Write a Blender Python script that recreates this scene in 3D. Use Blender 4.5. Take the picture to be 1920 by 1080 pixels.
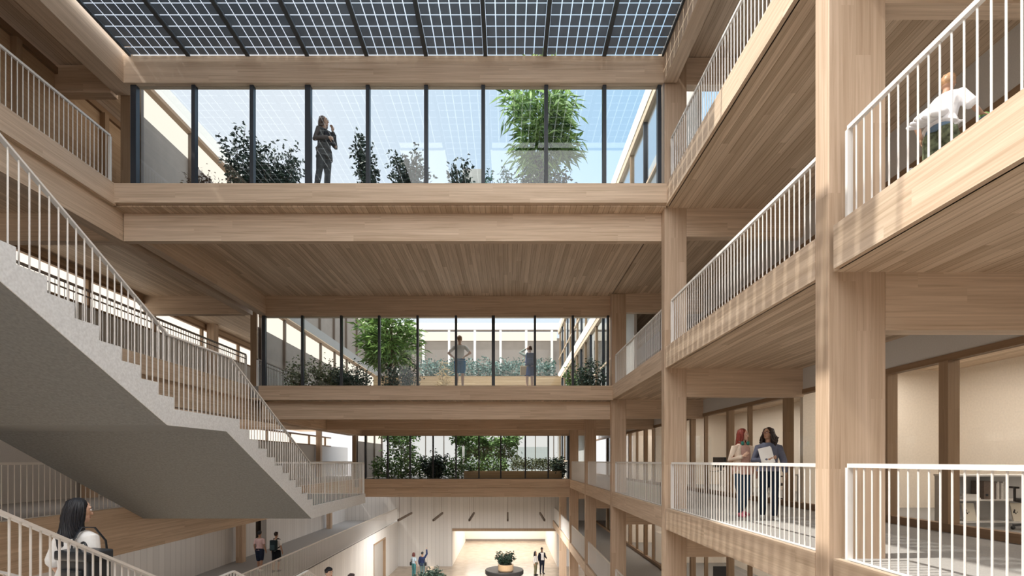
import bpy, bmesh, math, random
from mathutils import Vector, Matrix, Quaternion

for _o in list(bpy.data.objects):
    bpy.data.objects.remove(_o)
SC = bpy.context.scene
COL = SC.collection
PI = math.pi

# ------------------------------------------------------------------ camera, world, sun, exposure
ZC = 8.46                      # eye height above the ground floor of the atrium
cam_data = bpy.data.cameras.new('camera')
cam_data.sensor_width = 36.0
cam_data.lens = 18.0
cam_data.shift_x = 8 / 1920
cam_data.shift_y = 324 / 1920
cam_data.clip_start = 0.1
cam_data.clip_end = 600
cam = bpy.data.objects.new('camera', cam_data)
COL.objects.link(cam)
cam.location = (0, 0, ZC)
cam.rotation_euler = (PI / 2, 0, 0)
SC.camera = cam

world = bpy.data.worlds.new('sky')
SC.world = world
world.use_nodes = True
_nt = world.node_tree
for _n in list(_nt.nodes):
    _nt.nodes.remove(_n)
_out = _nt.nodes.new('ShaderNodeOutputWorld')
_bg = _nt.nodes.new('ShaderNodeBackground')
_tc = _nt.nodes.new('ShaderNodeTexCoord')
_sep = _nt.nodes.new('ShaderNodeSeparateXYZ')
_nt.links.new(_tc.outputs['Generated'], _sep.inputs[0])
def _wr(src, a, b, c, d):
    n = _nt.nodes.new('ShaderNodeMapRange')
    n.inputs['From Min'].default_value = a; n.inputs['From Max'].default_value = b
    n.inputs['To Min'].default_value = c; n.inputs['To Max'].default_value = d
    _nt.links.new(src, n.inputs['Value'])
    return n.outputs[0]
def _wmix(f, a, b):
    n = _nt.nodes.new('ShaderNodeMixRGB')
    _nt.links.new(f, n.inputs[0])
    for i, v in ((1, a), (2, b)):
        if isinstance(v, tuple): n.inputs[i].default_value = v
        else: _nt.links.new(v, n.inputs[i])
    return n.outputs[0]
# clear sky away from the sun: hazy pale on the left, light blue on the right, brighter overhead
_far = _wmix(_wr(_sep.outputs[0], -0.32, 0.20, 0.0, 1.0), (0.56, 0.58, 0.62, 1), (0.32, 0.47, 0.62, 1))
_far = _wmix(_wr(_sep.outputs[2], 0.05, 0.50, 0.0, 1.0), (0.66, 0.66, 0.67, 1), _far)
_top = _wmix(_wr(_sep.outputs[2], 0.62, 0.85, 0.0, 1.0), _far, (1.3, 1.36, 1.45, 1))
# bright hazy half of the sky on the sun's side (behind the viewer)
_sky = _wmix(_wr(_sep.outputs[1], 0.35, -0.45, 0.0, 1.0), _top, (2.1, 2.06, 2.0, 1))
# ground haze below the horizon
_all = _wmix(_wr(_sep.outputs[2], 0.0, -0.10, 0.0, 1.0), _sky, (0.50, 0.46, 0.42, 1))
_nt.links.new(_all, _bg.inputs[0])
_bg.inputs[1].default_value = 1.0
_nt.links.new(_bg.outputs[0], _out.inputs[0])

sun_data = bpy.data.lights.new('sun', 'SUN')
sun_data.energy = 3.5
sun_data.angle = math.radians(0.7)
sun_data.color = (1.0, 0.93, 0.82)
sun = bpy.data.objects.new('sun', sun_data)
COL.objects.link(sun)
sun.location = (-20, -6, 40)
sun.rotation_euler = Vector((0.55, 0.05, -0.83)).to_track_quat('-Z', 'Y').to_euler()

SC.view_settings.view_transform = 'Standard'
SC.view_settings.look = 'None'
SC.view_settings.exposure = 0.78
SC.view_settings.gamma = 1.0
SC.view_settings.use_curve_mapping = False
SC.cycles.use_denoising = True
SC.cycles.max_bounces = 8
SC.cycles.diffuse_bounces = 5
SC.cycles.glossy_bounces = 3
SC.cycles.transparent_max_bounces = 24
SC.cycles.transmission_bounces = 4
SC.cycles.caustics_reflective = False
SC.cycles.caustics_refractive = False
SC.cycles.sample_clamp_indirect = 4.0

# levels, measured from the eye (the mesh writer adds ZC)
RG, RM, R0, R1, R2, RT = -8.46, -4.78, -1.10, 2.58, 6.26, 9.26

# ------------------------------------------------------------------ materials
def srgb(r, g, b):
    f = lambda c: (c / 255 / 12.92) if c / 255 <= 0.04045 else ((c / 255 + 0.055) / 1.055) ** 2.4
    return (f(r), f(g), f(b), 1.0)

MATS = {}
def new_mat(name):
    m = bpy.data.materials.new(name)
    m.use_nodes = True
    MATS[name] = m
    return m, m.node_tree, m.node_tree.nodes['Principled BSDF']

def plain(name, col, rough=0.6, metal=0.0, noise=0.0, nscale=40.0, spec=0.4):
    m, nt, b = new_mat(name)
    b.inputs['Roughness'].default_value = rough
    b.inputs['Metallic'].default_value = metal
    b.inputs['Specular IOR Level'].default_value = spec
    if noise > 0:
        geo = nt.nodes.new('ShaderNodeNewGeometry')
        nz = nt.nodes.new('ShaderNodeTexNoise')
        nz.inputs['Scale'].default_value = nscale
        nz.inputs['Detail'].default_value = 4
        rp = nt.nodes.new('ShaderNodeValToRGB')
        rp.color_ramp.elements[0].position = 0.3
        rp.color_ramp.elements[1].position = 0.7
        rp.color_ramp.elements[0].color = tuple(c * (1 - noise) for c in col[:3]) + (1,)
        rp.color_ramp.elements[1].color = tuple(min(1, c * (1 + noise)) for c in col[:3]) + (1,)
        nt.links.new(geo.outputs['Position'], nz.inputs['Vector'])
        nt.links.new(nz.outputs[0], rp.inputs[0])
        nt.links.new(rp.outputs[0], b.inputs['Base Color'])
    else:
        b.inputs['Base Color'].default_value = col
    return m

def _math(nt, op, a, b=None):
    n = nt.nodes.new('ShaderNodeMath'); n.operation = op
    for i, v in enumerate((a, b)):
        if v is None: continue
        if isinstance(v, (int, float)): n.inputs[i].default_value = v
        else: nt.links.new(v, n.inputs[i])
    return n.outputs[0]

def wood(name, axis, cross, board, col, var=0.12, grain=0.18, rough=0.55, run=3.1, groove=0.0):
    """planks running along AXIS, BOARD metres wide across CROSS, each board its own tone, streaky grain"""
    m, nt, b = new_mat(name)
    b.inputs['Roughness'].default_value = rough
    b.inputs['Specular IOR Level'].default_value = 0.25
    geo = nt.nodes.new('ShaderNodeNewGeometry')
    sep = nt.nodes.new('ShaderNodeSeparateXYZ')
    nt.links.new(geo.outputs['Position'], sep.inputs[0])
    ax = {'x': sep.outputs[0], 'y': sep.outputs[1], 'z': sep.outputs[2]}
    cdiv = _math(nt, 'DIVIDE', ax[cross], board)
    cid = _math(nt, 'FLOOR', cdiv)
    w1 = nt.nodes.new('ShaderNodeTexWhiteNoise'); w1.noise_dimensions = '1D'
    nt.links.new(cid, w1.inputs['W'])
    off = _math(nt, 'MULTIPLY', w1.outputs[0], 7.3)
    lid = _math(nt, 'FLOOR', _math(nt, 'ADD', _math(nt, 'DIVIDE', ax[axis], run), off))
    cmb = nt.nodes.new('ShaderNodeCombineXYZ')
    nt.links.new(cid, cmb.inputs[0]); nt.links.new(lid, cmb.inputs[1])
    w2 = nt.nodes.new('ShaderNodeTexWhiteNoise'); w2.noise_dimensions = '2D'
    nt.links.new(cmb.outputs[0], w2.inputs['Vector'])
    # grain
    sc = nt.nodes.new('ShaderNodeMapping')
    s = {'x': 22.0, 'y': 22.0, 'z': 22.0}; s[axis] = 0.55
    sc.inputs['Scale'].default_value = (s['x'], s['y'], s['z'])
    nt.links.new(geo.outputs['Position'], sc.inputs[0])
    addv = nt.nodes.new('ShaderNodeVectorMath'); addv.operation = 'ADD'
    nt.links.new(sc.outputs[0], addv.inputs[0])
    cmb2 = nt.nodes.new('ShaderNodeCombineXYZ')
    for i in range(3):
        nt.links.new(_math(nt, 'MULTIPLY', w2.outputs[0], 31.0 + i * 7), cmb2.inputs[i])
    nt.links.new(cmb2.outputs[0], addv.inputs[1])
    nz = nt.nodes.new('ShaderNodeTexNoise')
    nz.inputs['Scale'].default_value = 1.0; nz.inputs['Detail'].default_value = 5; nz.inputs['Roughness'].default_value = 0.62
    nz.inputs['Distortion'].default_value = 0.6
    nt.links.new(addv.outputs[0], nz.inputs['Vector'])
    g = nt.nodes.new('ShaderNodeMapRange')
    g.inputs['From Min'].default_value = 0.28; g.inputs['From Max'].default_value = 0.72
    g.inputs['To Min'].default_value = 1 - grain; g.inputs['To Max'].default_value = 1 + grain
    nt.links.new(nz.outputs[0], g.inputs['Value'])
    t = nt.nodes.new('ShaderNodeMapRange')
    t.inputs['To Min'].default_value = 1 - var; t.inputs['To Max'].default_value = 1 + var
    nt.links.new(w2.outputs[0], t.inputs['Value'])
    f = _math(nt, 'MULTIPLY', g.outputs[0], t.outputs[0])
    if groove > 0:
        fr = _math(nt, 'FRACT', cdiv)
        edge = _math(nt, 'LESS_THAN', fr, 0.012 / board)
        f = _math(nt, 'MULTIPLY', f, _math(nt, 'SUBTRACT', 1.0, _math(nt, 'MULTIPLY', edge, groove)))
    # darker streaks are also redder: scale r,g,b with different powers
    outs = []
    for c, p in zip(col[:3], (0.85, 1.0, 1.2)):
        outs.append(_math(nt, 'MULTIPLY', _math(nt, 'POWER', f, p), c))
    cc = nt.nodes.new('ShaderNodeCombineColor')
    for i in range(3): nt.links.new(outs[i], cc.inputs[i])
    nt.links.new(cc.outputs[0], b.inputs['Base Color'])
    return m

def boards(name, col, pitch=0.32, line=0.35, var=0.05, rough=0.7):
    """painted vertical boarding: narrow shadow joints and slightly different boards, works on walls along X or Y"""
    m, nt, b = new_mat(name)
    b.inputs['Roughness'].default_value = rough
    b.inputs['Specular IOR Level'].default_value = 0.2
    geo = nt.nodes.new('ShaderNodeNewGeometry')
    sep = nt.nodes.new('ShaderNodeSeparateXYZ')
    nt.links.new(geo.outputs['Position'], sep.inputs[0])
    d = _math(nt, 'DIVIDE', _math(nt, 'ADD', sep.outputs[0], sep.outputs[1]), pitch)
    w = nt.nodes.new('ShaderNodeTexWhiteNoise'); w.noise_dimensions = '1D'
    nt.links.new(_math(nt, 'FLOOR', d), w.inputs['W'])
    t = nt.nodes.new('ShaderNodeMapRange')
    t.inputs['To Min'].default_value = 1 - var; t.inputs['To Max'].default_value = 1 + var
    nt.links.new(w.outputs[0], t.inputs['Value'])
    e = _math(nt, 'LESS_THAN', _math(nt, 'FRACT', d), 0.05)
    f = _math(nt, 'MULTIPLY', t.outputs[0], _math(nt, 'SUBTRACT', 1.0, _math(nt, 'MULTIPLY', e, line)))
    cc = nt.nodes.new('ShaderNodeCombineColor')
    for i in range(3): nt.links.new(_math(nt, 'MULTIPLY', f, col[i]), cc.inputs[i])
    nt.links.new(cc.outputs[0], b.inputs['Base Color'])
    return m

def glass(name, tint=(0.93, 0.96, 0.97), refl=1.0, base=0.0, rough=0.0):
    m = bpy.data.materials.new(name); m.use_nodes = True; MATS[name] = m
    nt = m.node_tree
    for n in list(nt.nodes): nt.nodes.remove(n)
    o = nt.nodes.new('ShaderNodeOutputMaterial')
    tr = nt.nodes.new('ShaderNodeBsdfTransparent'); tr.inputs[0].default_value = tint + (1,)
    gl = nt.nodes.new('ShaderNodeBsdfGlossy'); gl.inputs['Roughness'].default_value = rough
    geo = nt.nodes.new('ShaderNodeNewGeometry')
    dot = nt.nodes.new('ShaderNodeVectorMath'); dot.operation = 'DOT_PRODUCT'
    nt.links.new(geo.outputs['Normal'], dot.inputs[0]); nt.links.new(geo.outputs['Incoming'], dot.inputs[1])
    c1 = _math(nt, 'SUBTRACT', 1.0, _math(nt, 'ABSOLUTE', dot.outputs['Value']))
    sch = _math(nt, 'ADD', _math(nt, 'MULTIPLY', _math(nt, 'POWER', c1, 5.0), 0.96), 0.04)   # Schlick, same from both sides of the pane
    f = _math(nt, 'ADD', _math(nt, 'MULTIPLY', sch, refl), base)
    f = _math(nt, 'MINIMUM', f, 1.0)
    mx = nt.nodes.new('ShaderNodeMixShader')
    nt.links.new(f, mx.inputs[0]); nt.links.new(tr.outputs[0], mx.inputs[1]); nt.links.new(gl.outputs[0], mx.inputs[2])
    nt.links.new(mx.outputs[0], o.inputs[0])
    return m

def emit(name, col, strength):
    m = bpy.data.materials.new(name); m.use_nodes = True; MATS[name] = m
    nt = m.node_tree
    for n in list(nt.nodes): nt.nodes.remove(n)
    o = nt.nodes.new('ShaderNodeOutputMaterial')
    e = nt.nodes.new('ShaderNodeEmission'); e.inputs[0].default_value = col; e.inputs[1].default_value = strength
    nt.links.new(e.outputs[0], o.inputs[0])
    return m

WOODC = (0.63, 0.495, 0.375)
M_BX = wood('glulam along x', 'x', 'z', 0.16, WOODC, 0.06, 0.24)
M_BY = wood('glulam along y', 'y', 'z', 0.16, WOODC, 0.06, 0.24)
M_BZ = wood('glulam upright', 'z', 'x', 0.17, (0.53, 0.40, 0.295), 0.07, 0.22)
M_SOF = wood('soffit planks', 'y', 'x', 0.13, (0.62, 0.49, 0.365), 0.20, 0.26, groove=0.35, run=4.2)
M_POST = wood('oak frame', 'z', 'y', 0.5, (0.33, 0.23, 0.15), 0.08, 0.15)
M_OAKY = wood('oak rail', 'y', 'z', 0.5, (0.26, 0.17, 0.105), 0.08, 0.15)
M_PANEL = wood('wood panel', 'y', 'z', 0.24, (0.50, 0.36, 0.24), 0.10, 0.16)
M_CREAMW = wood('planter wood', 'x', 'z', 0.12, (0.45, 0.32, 0.19), 0.12, 0.18, groove=0.5)
M_WALLBRD = boards('white boarding', (0.66, 0.65, 0.64))
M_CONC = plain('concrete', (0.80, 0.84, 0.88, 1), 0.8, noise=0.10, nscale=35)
M_CONC_SHADE = plain('concrete shaded copy', (0.25, 0.27, 0.28, 1), 0.85, noise=0.14, nscale=28)  # darker copy of the stair concrete: underside shade put into the colour
M_CARPET = plain('grey floor', (0.30, 0.295, 0.29, 1), 0.75, noise=0.12, nscale=60)
M_GROUND = plain('polished screed', (0.44, 0.36, 0.28, 1), 0.22, noise=0.16, nscale=1.6, spec=0.6)
M_WHITE = plain('white metal', (0.78, 0.765, 0.75, 1), 0.45)
M_PLASTER = plain('grey white plaster', (0.58, 0.575, 0.57, 1), 0.8, noise=0.04, nscale=50)
M_CREAM = plain('cream plaster', (0.84, 0.77, 0.68, 1), 0.85, noise=0.05, nscale=25)
M_DARK = plain('dark steel', (0.035, 0.042, 0.055, 1), 0.4)
M_DARKRAIL = plain('bronze and backlit rail', (0.12, 0.09, 0.07, 1), 0.45)
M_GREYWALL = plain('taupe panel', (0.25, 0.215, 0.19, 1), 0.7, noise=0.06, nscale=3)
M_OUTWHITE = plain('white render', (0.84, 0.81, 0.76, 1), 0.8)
M_GLASS = glass('clear glass')
M_GLASSCLR = glass('court glass', (0.94, 0.96, 0.96), 0.30, 0.0)
M_GLASSRAIL = glass('balustrade glass', (0.86, 0.90, 0.89), 0.8, 0.02)
M_GLASSROOF = glass('roof glass', (0.95, 0.97, 0.98), 1.0, 0.0)
M_GLASSOFF = glass('office glass', (0.97, 0.97, 0.96), 0.55, 0.0)
M_CELL = plain('solar cell', (0.18, 0.25, 0.36, 1), 0.35, noise=0.12, nscale=3)
M_LITWIN = emit('lit clerestory', (1.0, 0.88, 0.74, 1), 0.76)
M_LAMP = emit('lamp diffuser', (1.0, 0.90, 0.78, 1), 9.0)
M_PALEGLOW = emit('pale glazing added glow', (1.0, 0.96, 0.92, 1), 0.52)  # glow added to whiten the far court wall that the sky lights
M_LAMPH = emit('hall lamp', (1.0, 0.95, 0.88, 1), 5.0)

# ------------------------------------------------------------------ mesh writer
class MB:
    """collects verts/faces in world x,y and eye-relative z"""
    def __init__(s):
        s.v = []; s.f = []
    def add(s, vs, fs):
        n = len(s.v)
        s.v += [tuple(p) for p in vs]
        s.f += [tuple(i + n for i in f) for f in fs]
        return s
    def box(s, x0, x1, y0, y1, z0, z1):
        if x0 > x1: x0, x1 = x1, x0
        if y0 > y1: y0, y1 = y1, y0
        if z0 > z1: z0, z1 = z1, z0
        return s.add([(x0,y0,z0),(x1,y0,z0),(x1,y1,z0),(x0,y1,z0),(x0,y0,z1),(x1,y0,z1),(x1,y1,z1),(x0,y1,z1)],
                     [(0,3,2,1),(4,5,6,7),(0,1,5,4),(1,2,6,5),(2,3,7,6),(3,0,4,7)])
    def bar(s, a, b, w, h=None, up=(0,0,1)):
        """rectangular bar from a to b, w across, h along up"""
        h = w if h is None else h
        a = Vector(a); b = Vector(b); d = (b - a).normalized()
        u = Vector(up)
        if abs(d.dot(u)) > 0.98: u = Vector((1, 0, 0))
        sx = d.cross(u).normalized(); uu = sx.cross(d).normalized()
        vs = []
        for p in (a, b):
            for i, j in ((-1,-1),(1,-1),(1,1),(-1,1)):
                vs.append(p + sx * (i * w / 2) + uu * (j * h / 2))
        return s.add(vs, [(0,1,2,3),(7,6,5,4),(0,4,5,1),(1,5,6,2),(2,6,7,3),(3,7,4,0)])
    def tube(s, pts, radii, n=8, caps=True):
        pts = [Vector(p) for p in pts]
        if isinstance(radii, (int, float)): radii = [radii] * len(pts)
        base = len(s.v); prev = None
        for i, p in enumerate(pts):
            d = (pts[min(i+1, len(pts)-1)] - pts[max(i-1, 0)]).normalized()
            if prev is None:
                ref = Vector((0,0,1)) if abs(d.z) < 0.9 else Vector((1,0,0))
                u = d.cross(ref).normalized()
            else:
                u = (prev - d * prev.dot(d)).normalized()
            prev = u; w = d.cross(u)
            r = radii[i]; ra, rb = r if isinstance(r, tuple) else (r, r)
            for k in range(n):
                a = 2 * PI * k / n
                s.v.append(tuple(p + u * (ra * math.cos(a)) + w * (rb * math.sin(a))))
        for i in range(len(pts) - 1):
            for k in range(n):
                a = base + i*n + k; b = base + i*n + (k+1) % n
                s.f.append((a, b, b + n, a + n))
        if caps:
            s.f.append(tuple(base + k for k in range(n))[::-1])
            s.f.append(tuple(base + (len(pts)-1)*n + k for k in range(n)))
        return s
    def ell(s, c, r, n=12, m=8, rot=None):
        vs = [Vector((0,0,-r[2]))]
        for j in range(1, m):
            t = -PI/2 + PI * j / m
            for k in range(n):
                a = 2*PI*k/n
                vs.append(Vector((r[0]*math.cos(t)*math.cos(a), r[1]*math.cos(t)*math.sin(a), r[2]*math.sin(t))))
        vs.append(Vector((0,0,r[2])))
        fs = []
        for k in range(n):
            fs.append((0, 1 + (k+1) % n, 1 + k))
            fs.append((len(vs)-1, 1 + (m-2)*n + k, 1 + (m-2)*n + (k+1) % n))
        for j in range(m-2):
            for k in range(n):
                a = 1 + j*n + k; b = 1 + j*n + (k+1) % n
                fs.append((a, b, b+n, a+n))
        if rot is not None: vs = [rot @ v for v in vs]
        c = Vector(c)
        return s.add([v + c for v in vs], fs)
    def lathe(s, c, prof, n=32):
        """prof: list of (r, z) bottom to top, closed with caps"""
        base = len(s.v)
        for r, z in prof:
            for k in range(n):
                a = 2*PI*k/n
                s.v.append((c[0] + r*math.cos(a), c[1] + r*math.sin(a), c[2] + z))
        for i in range(len(prof)-1):
            for k in range(n):
                a = base+i*n+k; b = base+i*n+(k+1) % n
                s.f.append((a, b, b+n, a+n))
        s.f.append(tuple(base + k for k in range(n))[::-1])
        s.f.append(tuple(base + (len(prof)-1)*n + k for k in range(n)))
        return s
    def prism(s, poly, axis, a0, a1):
        """poly in the plane normal to AXIS: for axis 'x' poly=(y,z)"""
        def P(p, a):
            return (a, p[0], p[1]) if axis == 'x' else ((p[0], a, p[1]) if axis == 'y' else (p[0], p[1], a))
        n = len(poly)
        vs = [P(p, a0) for p in poly] + [P(p, a1) for p in poly]
        fs = [tuple(range(n))[::-1], tuple(range(n, 2*n))] + [(i, (i+1) % n, (i+1) % n + n, i + n) for i in range(n)]
        return s.add(vs, fs)

ORG = {}
def link(o, origin):
    COL.objects.link(o); ORG[o.name] = Vector(origin)
    return o

def obj(name, mb, mat, parent=None, smooth=False, kind=None, label=None, cat=None, group=None, bevel=0.0):
    xs = [v[0] for v in mb.v]; ys = [v[1] for v in mb.v]; zs = [v[2] for v in mb.v]
    org = Vector(((min(xs)+max(xs))/2, (min(ys)+max(ys))/2, min(zs)))
    me = bpy.data.meshes.new(name)
    me.from_pydata([(v[0]-org.x, v[1]-org.y, v[2]-org.z) for v in mb.v], [], mb.f)
    bm = bmesh.new(); bm.from_mesh(me)
    bmesh.ops.recalc_face_normals(bm, faces=bm.faces)
    if bevel > 0:
        bmesh.ops.bevel(bm, geom=list(bm.edges), offset=bevel, segments=1, affect='EDGES')
    bm.to_mesh(me); bm.free()
    if smooth:
        for p in me.polygons: p.use_smooth = True
    for m in (mat if isinstance(mat, (list, tuple)) else [mat]):
        me.materials.append(m)
    o = bpy.data.objects.new(name, me)
    link(o, org)
    if parent is not None:
        o.parent = parent
        o.location = org - ORG[parent.name]
    else:
        o.location = org + Vector((0, 0, ZC))
    if kind: o['kind'] = kind
    if label: o['label'] = label
    if cat: o['category'] = cat
    if group: o['group'] = group
    return o

def thing(name, label, cat, loc, group=None, kind=None):
    o = bpy.data.objects.new(name, None)
    o.empty_display_size = 0.2
    link(o, loc)
    o.location = Vector(loc) + Vector((0, 0, ZC))
    o['label'] = label; o['category'] = cat
    if group: o['group'] = group
    if kind: o['kind'] = kind
    return o

def struct(name, mb, mat, **k):
    return obj(name, mb, mat, kind='structure', **k)

def sroot(name, loc):
    o = bpy.data.objects.new(name, None)
    o.empty_display_size = 0.2
    link(o, loc)
    o.location = Vector(loc) + Vector((0, 0, ZC))
    o['kind'] = 'structure'
    return o

def copy_part(src, parent, pos):
    """a copy of one mesh part (shared mesh), placed with its origin at world POS under PARENT"""
    c = src.copy(); COL.objects.link(c)
    ORG[c.name] = Vector(pos)
    c.parent = parent
    c.location = Vector(pos) - ORG[parent.name]
    return c
B = lambda *a: MB().box(*a)
# ================================================================== large structure
XC = 3.60            # inner face of the right columns
BAYS = [6.0 * k for k in range(0, 8)]

# ---- ground floor and end wall of the hall
struct('floor', B(-45, 45, -45, 62, RG - 0.3, RG), M_GROUND)
w = MB()
w.box(-14, -4.45, 41, 41.3, RG, R0 - 0.5)            # left of the opening
w.box(-4.45, 3.95, 41, 41.3, -5.45, R0 - 0.5)        # above the opening
w.box(3.95, 12, 41, 41.3, RG, R0 - 0.5)
struct('wall_back', w, M_WALLBRD)
w = MB(); w.box(-4.75, -4.45, 41.3, 54, RG, -5.2); struct('wall_left', w, M_OUTWHITE)
w = MB(); w.box(3.95, 4.2, 41.3, 54, RG, -5.2); struct('wall_right', w, M_OUTWHITE)
struct('wall_end', B(-4.75, 4.2, 54, 54.3, RG, -5.2), M_OUTWHITE)
struct('ceiling', B(-4.75, 4.2, 41.3, 54, -5.2, -5.0), M_OUTWHITE)
struct('baseboard_end', B(-4.45, 3.95, 53.93, 54, RG, RG + 0.22), M_GREYWALL)
struct('trim_1', B(-4.45, 3.95, 40.9, 41.35, -5.62, -5.42), M_POST)

# ---- left side: ground wall, gallery floors, walls
wl = MB()
wl.box(-9.0, -8.75, 14, 33.4, RG, RM - 0.4)
wl.box(-9.0, -8.75, 36.6, 41, RG, RM - 0.4)
wl.box(-9.0, -8.75, 33.4, 36.6, -5.5, RM - 0.4)
struct('wall_left', wl, M_WALLBRD)
d = sroot('door_1', (-8.9, 35, RG))
obj('door_leaf', B(-8.95, -8.9, 33.45, 35.0, RG, -5.55), plain('door grey', (0.42, 0.40, 0.38, 1), 0.5), d)
obj('door_leaf', B(-8.95, -8.9, 35.02, 36.55, RG, -5.55), MATS['door grey'], d)
obj('frame', MB().box(-8.98, -8.72, 33.38, 33.47, RG, -5.45).box(-8.98, -8.72, 36.53, 36.62, RG, -5.45).box(-8.98, -8.72, 33.38, 36.62, -5.55, -5.45), M_POST, d)

struct('gallery_floor', B(-15, -8.75, 12.9, 41, RM - 0.4, RM), M_CARPET)
struct('trim_60', B(-8.75, -8.73, 12.9, 41, RM - 0.41, RM + 0.01), M_WALLBRD)
struct('gallery_floor', B(-15, -8.98, -14, 37, R0 - 0.42, R0), M_CARPET)
struct('gallery_floor', B(-15, -8.98, -14, 37, R1 - 0.42, R1), M_CARPET)
struct('gallery_floor', B(-15, -8.98, -14, 37, R2 - 0.42, R2), M_CARPET)
for z in (R0, R1, R2):
    struct('ceiling', B(-15, -8.98, -14, 37, z - 0.47, z - 0.425), M_SOF)
# left outer walls: white boards on the lowest gallery, dado + lit clerestory above
struct('wall_left', B(-13.3, -13.0, 6, 26.4, RM, R0 - 0.47), M_WALLBRD)
struct('wall_left', B(-13.3, -13.0, 27.6, 41, RM, R0 - 0.47), M_WALLBRD)
struct('wall_left', B(-13.8, -13.6, 25.0, 33.0, RM, R0 - 0.47), M_GREYWALL)
struct('wall_left', B(-13.2, -12.8, -3, 41, R0, 1.05), M_PLASTER)
struct('wall_left', B(-13.2, -12.8, -3, 41, R1, 4.70), M_PLASTER)
n = 2
def clerestory(z0, z1, x):
    global n
    r = sroot('window_%d' % n, (x, 18, z0)); n += 1
    obj('pane', B(x - 0.2, x - 0.12, -14, 37, z0, z1), M_LITWIN, r)
    f = MB().box(x - 0.06, x + 0.05, -14, 37, z1 - 0.02, z1 + 0.07).box(x - 0.06, x + 0.04, -14, 37, z0 - 0.03, z0 + 0.03)
    obj('frame', f, M_OAKY, r)
    for k in range(12):
        y = 4.0 + k * 2.9
        obj('mullion', B(x - 0.08, x + 0.03, y, y + 0.1, z0, z1), M_POST, r)
clerestory(1.05, 1.62, -12.8)
clerestory(4.70, 5.52, -12.8)
struct('wall_left', B(-13.2, -12.8, -3, 41, 5.58, R2 - 0.47), M_PANEL)
# top storey on the left: timber panelled wall with a dark head rail
struct('wall_left', B(-10.9, -10.6, -14, 37, R2, RT - 0.05), M_PANEL)
tr = sroot('trim_2', (-10.55, 6, 9.05)); obj('head_rail', B(-10.6, -10.52, -14, 37, 9.05, 9.20), M_OAKY, tr)
for y in (5.9, 8.9, 10.9, 13.3, 16.3):
    obj('post', B(-10.6, -10.46, y, y + 0.14, R2, 9.05), M_POST, tr)
obj('sill_rail', B(-10.6, -10.52, -14, 37, R2 + 0.9, R2 + 1.0), M_OAKY, tr)

# left fascias and edge beams
nt_ = 3
def trim(mb, mat):
    global nt_
    o = struct('trim_%d' % nt_, mb, mat); nt_ += 1
    return o
for z, y1 in ((R2, 11.64), (R1, 37), (R0, 37)):
    trim(B(-8.98, -8.90, -14, y1, z - 0.46, z + 0.02), M_BY)
def beam(mb, mat, label, group=None):
    return obj('timber_beam', mb, mat, label=label, cat='beam', group=group, kind='thing')
beam(B(-9.30, -9.02, -14, 18.1, R2 - 1.11, R2 - 0.47), M_BY, 'timber edge beam under the top left balcony, running towards the glass bridges')
beam(B(-9.30, -9.02, -14, 30, R1 - 1.11, R1 - 0.47), M_BY, 'timber edge beam under the left balcony behind the concrete stair')
beam(B(-9.25, -8.92, -14, 41, R0 - 1.06, R0 - 0.46), M_BY, 'timber edge beam below the left gallery floor, under the concrete stair')
beam(B(-9.25, -8.78, -14, 12.1, 8.64, RT + 0.05), M_BY, 'timber edge beam along the left side of the solar roof')
for z, y, w_ in ((R2, 12, 'behind the stair handrail, second balcony from the roof'), (R2, 18, 'left of the middle glass bridge'),
                 (R1, 18, 'lower left, behind the stair flight'), (R1, 24, 'low behind the stair, left of the lowest glass bridge'), (RT + 0.47, 12, 'at the top left corner under the roof')):
    x0 = -10.6 if z > 9 else -12.8
    beam(B(x0, -9.3, y - 0.02, y + 0.22, z - 1.11, z - 0.47), M_BX, 'cross beam over the left gallery, ' + w_)
for y in (24.0, 36.0):
    obj('timber_column', B(-12.75, -12.45, y, y + 0.35, RM, R0 - 0.47), M_BZ, label='slim timber column on the lower left gallery by the white boarding, ' + ('nearer of two' if y < 30 else 'farther of two'), cat='column', kind='thing')
for y in (15.2, 33.9):
    obj('timber_column', B(-12.7, -12.4, y, y + 0.3, R0, R1 - 0.47), M_BZ, label='slim timber column on the left gallery ' + ('under the concrete stair' if y < 20 else 'behind the lower stair landing rail'), cat='column', kind='thing')
obj('timber_column', B(-12.7, -12.4, 21.6, 21.95, R1, R2 - 0.47), M_BZ, label='slim timber column on the upper left gallery left of the middle glass bridge', cat='column', kind='thing')

# ---- roof over the left gallery and the far left
struct('roof', B(-15, -9.0, -14, 37, RT + 0.06, RT + 0.35), M_SOF)

# ---- bridges: level 2 at 12 m, level 1 at 18 m, level 0 at 30 m
trim(B(-8.90, 3.64, 11.58, 11.70, 5.84, 6.28), M_BX)
struct('gallery_floor', B(-9.0, 3.62, 11.70, 18.1, R2 - 0.40, R2), M_CARPET)
struct('ceiling', B(-9.0, 3.62, 11.70, 18.1, R2 - 0.46, R2 - 0.405), M_SOF)
beam(B(-9.0, 3.60, 12.0, 12.16, 5.15, 5.80), M_BX, 'long timber beam under the uppermost glass bridge')
beam(B(-8.78, 3.56, 11.70, 11.92, 8.64, RT), M_BX, 'long timber roof beam between the solar panels and the uppermost glass wall')
beam(B(-8.76, 3.60, 18.0, 18.18, 5.06, 5.80), M_BX, 'timber beam over the head of the middle glass wall')
beam(B(-8.76, -8.50, 12.16, 18.0, 5.14, 5.80), M_BY, 'timber edge beam slanting along the left of the plank soffit')
trim(B(-8.56, 3.62, 17.58, 17.70, 2.09, 2.58), M_BX)
struct('gallery_floor', B(-9.0, 3.62, 17.70, 30.1, R1 - 0.40, R1), M_CARPET)
struct('ceiling', B(-9.0, 3.62, 17.70, 30.1, R1 - 0.46, R1 - 0.405), M_SOF)
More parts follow.
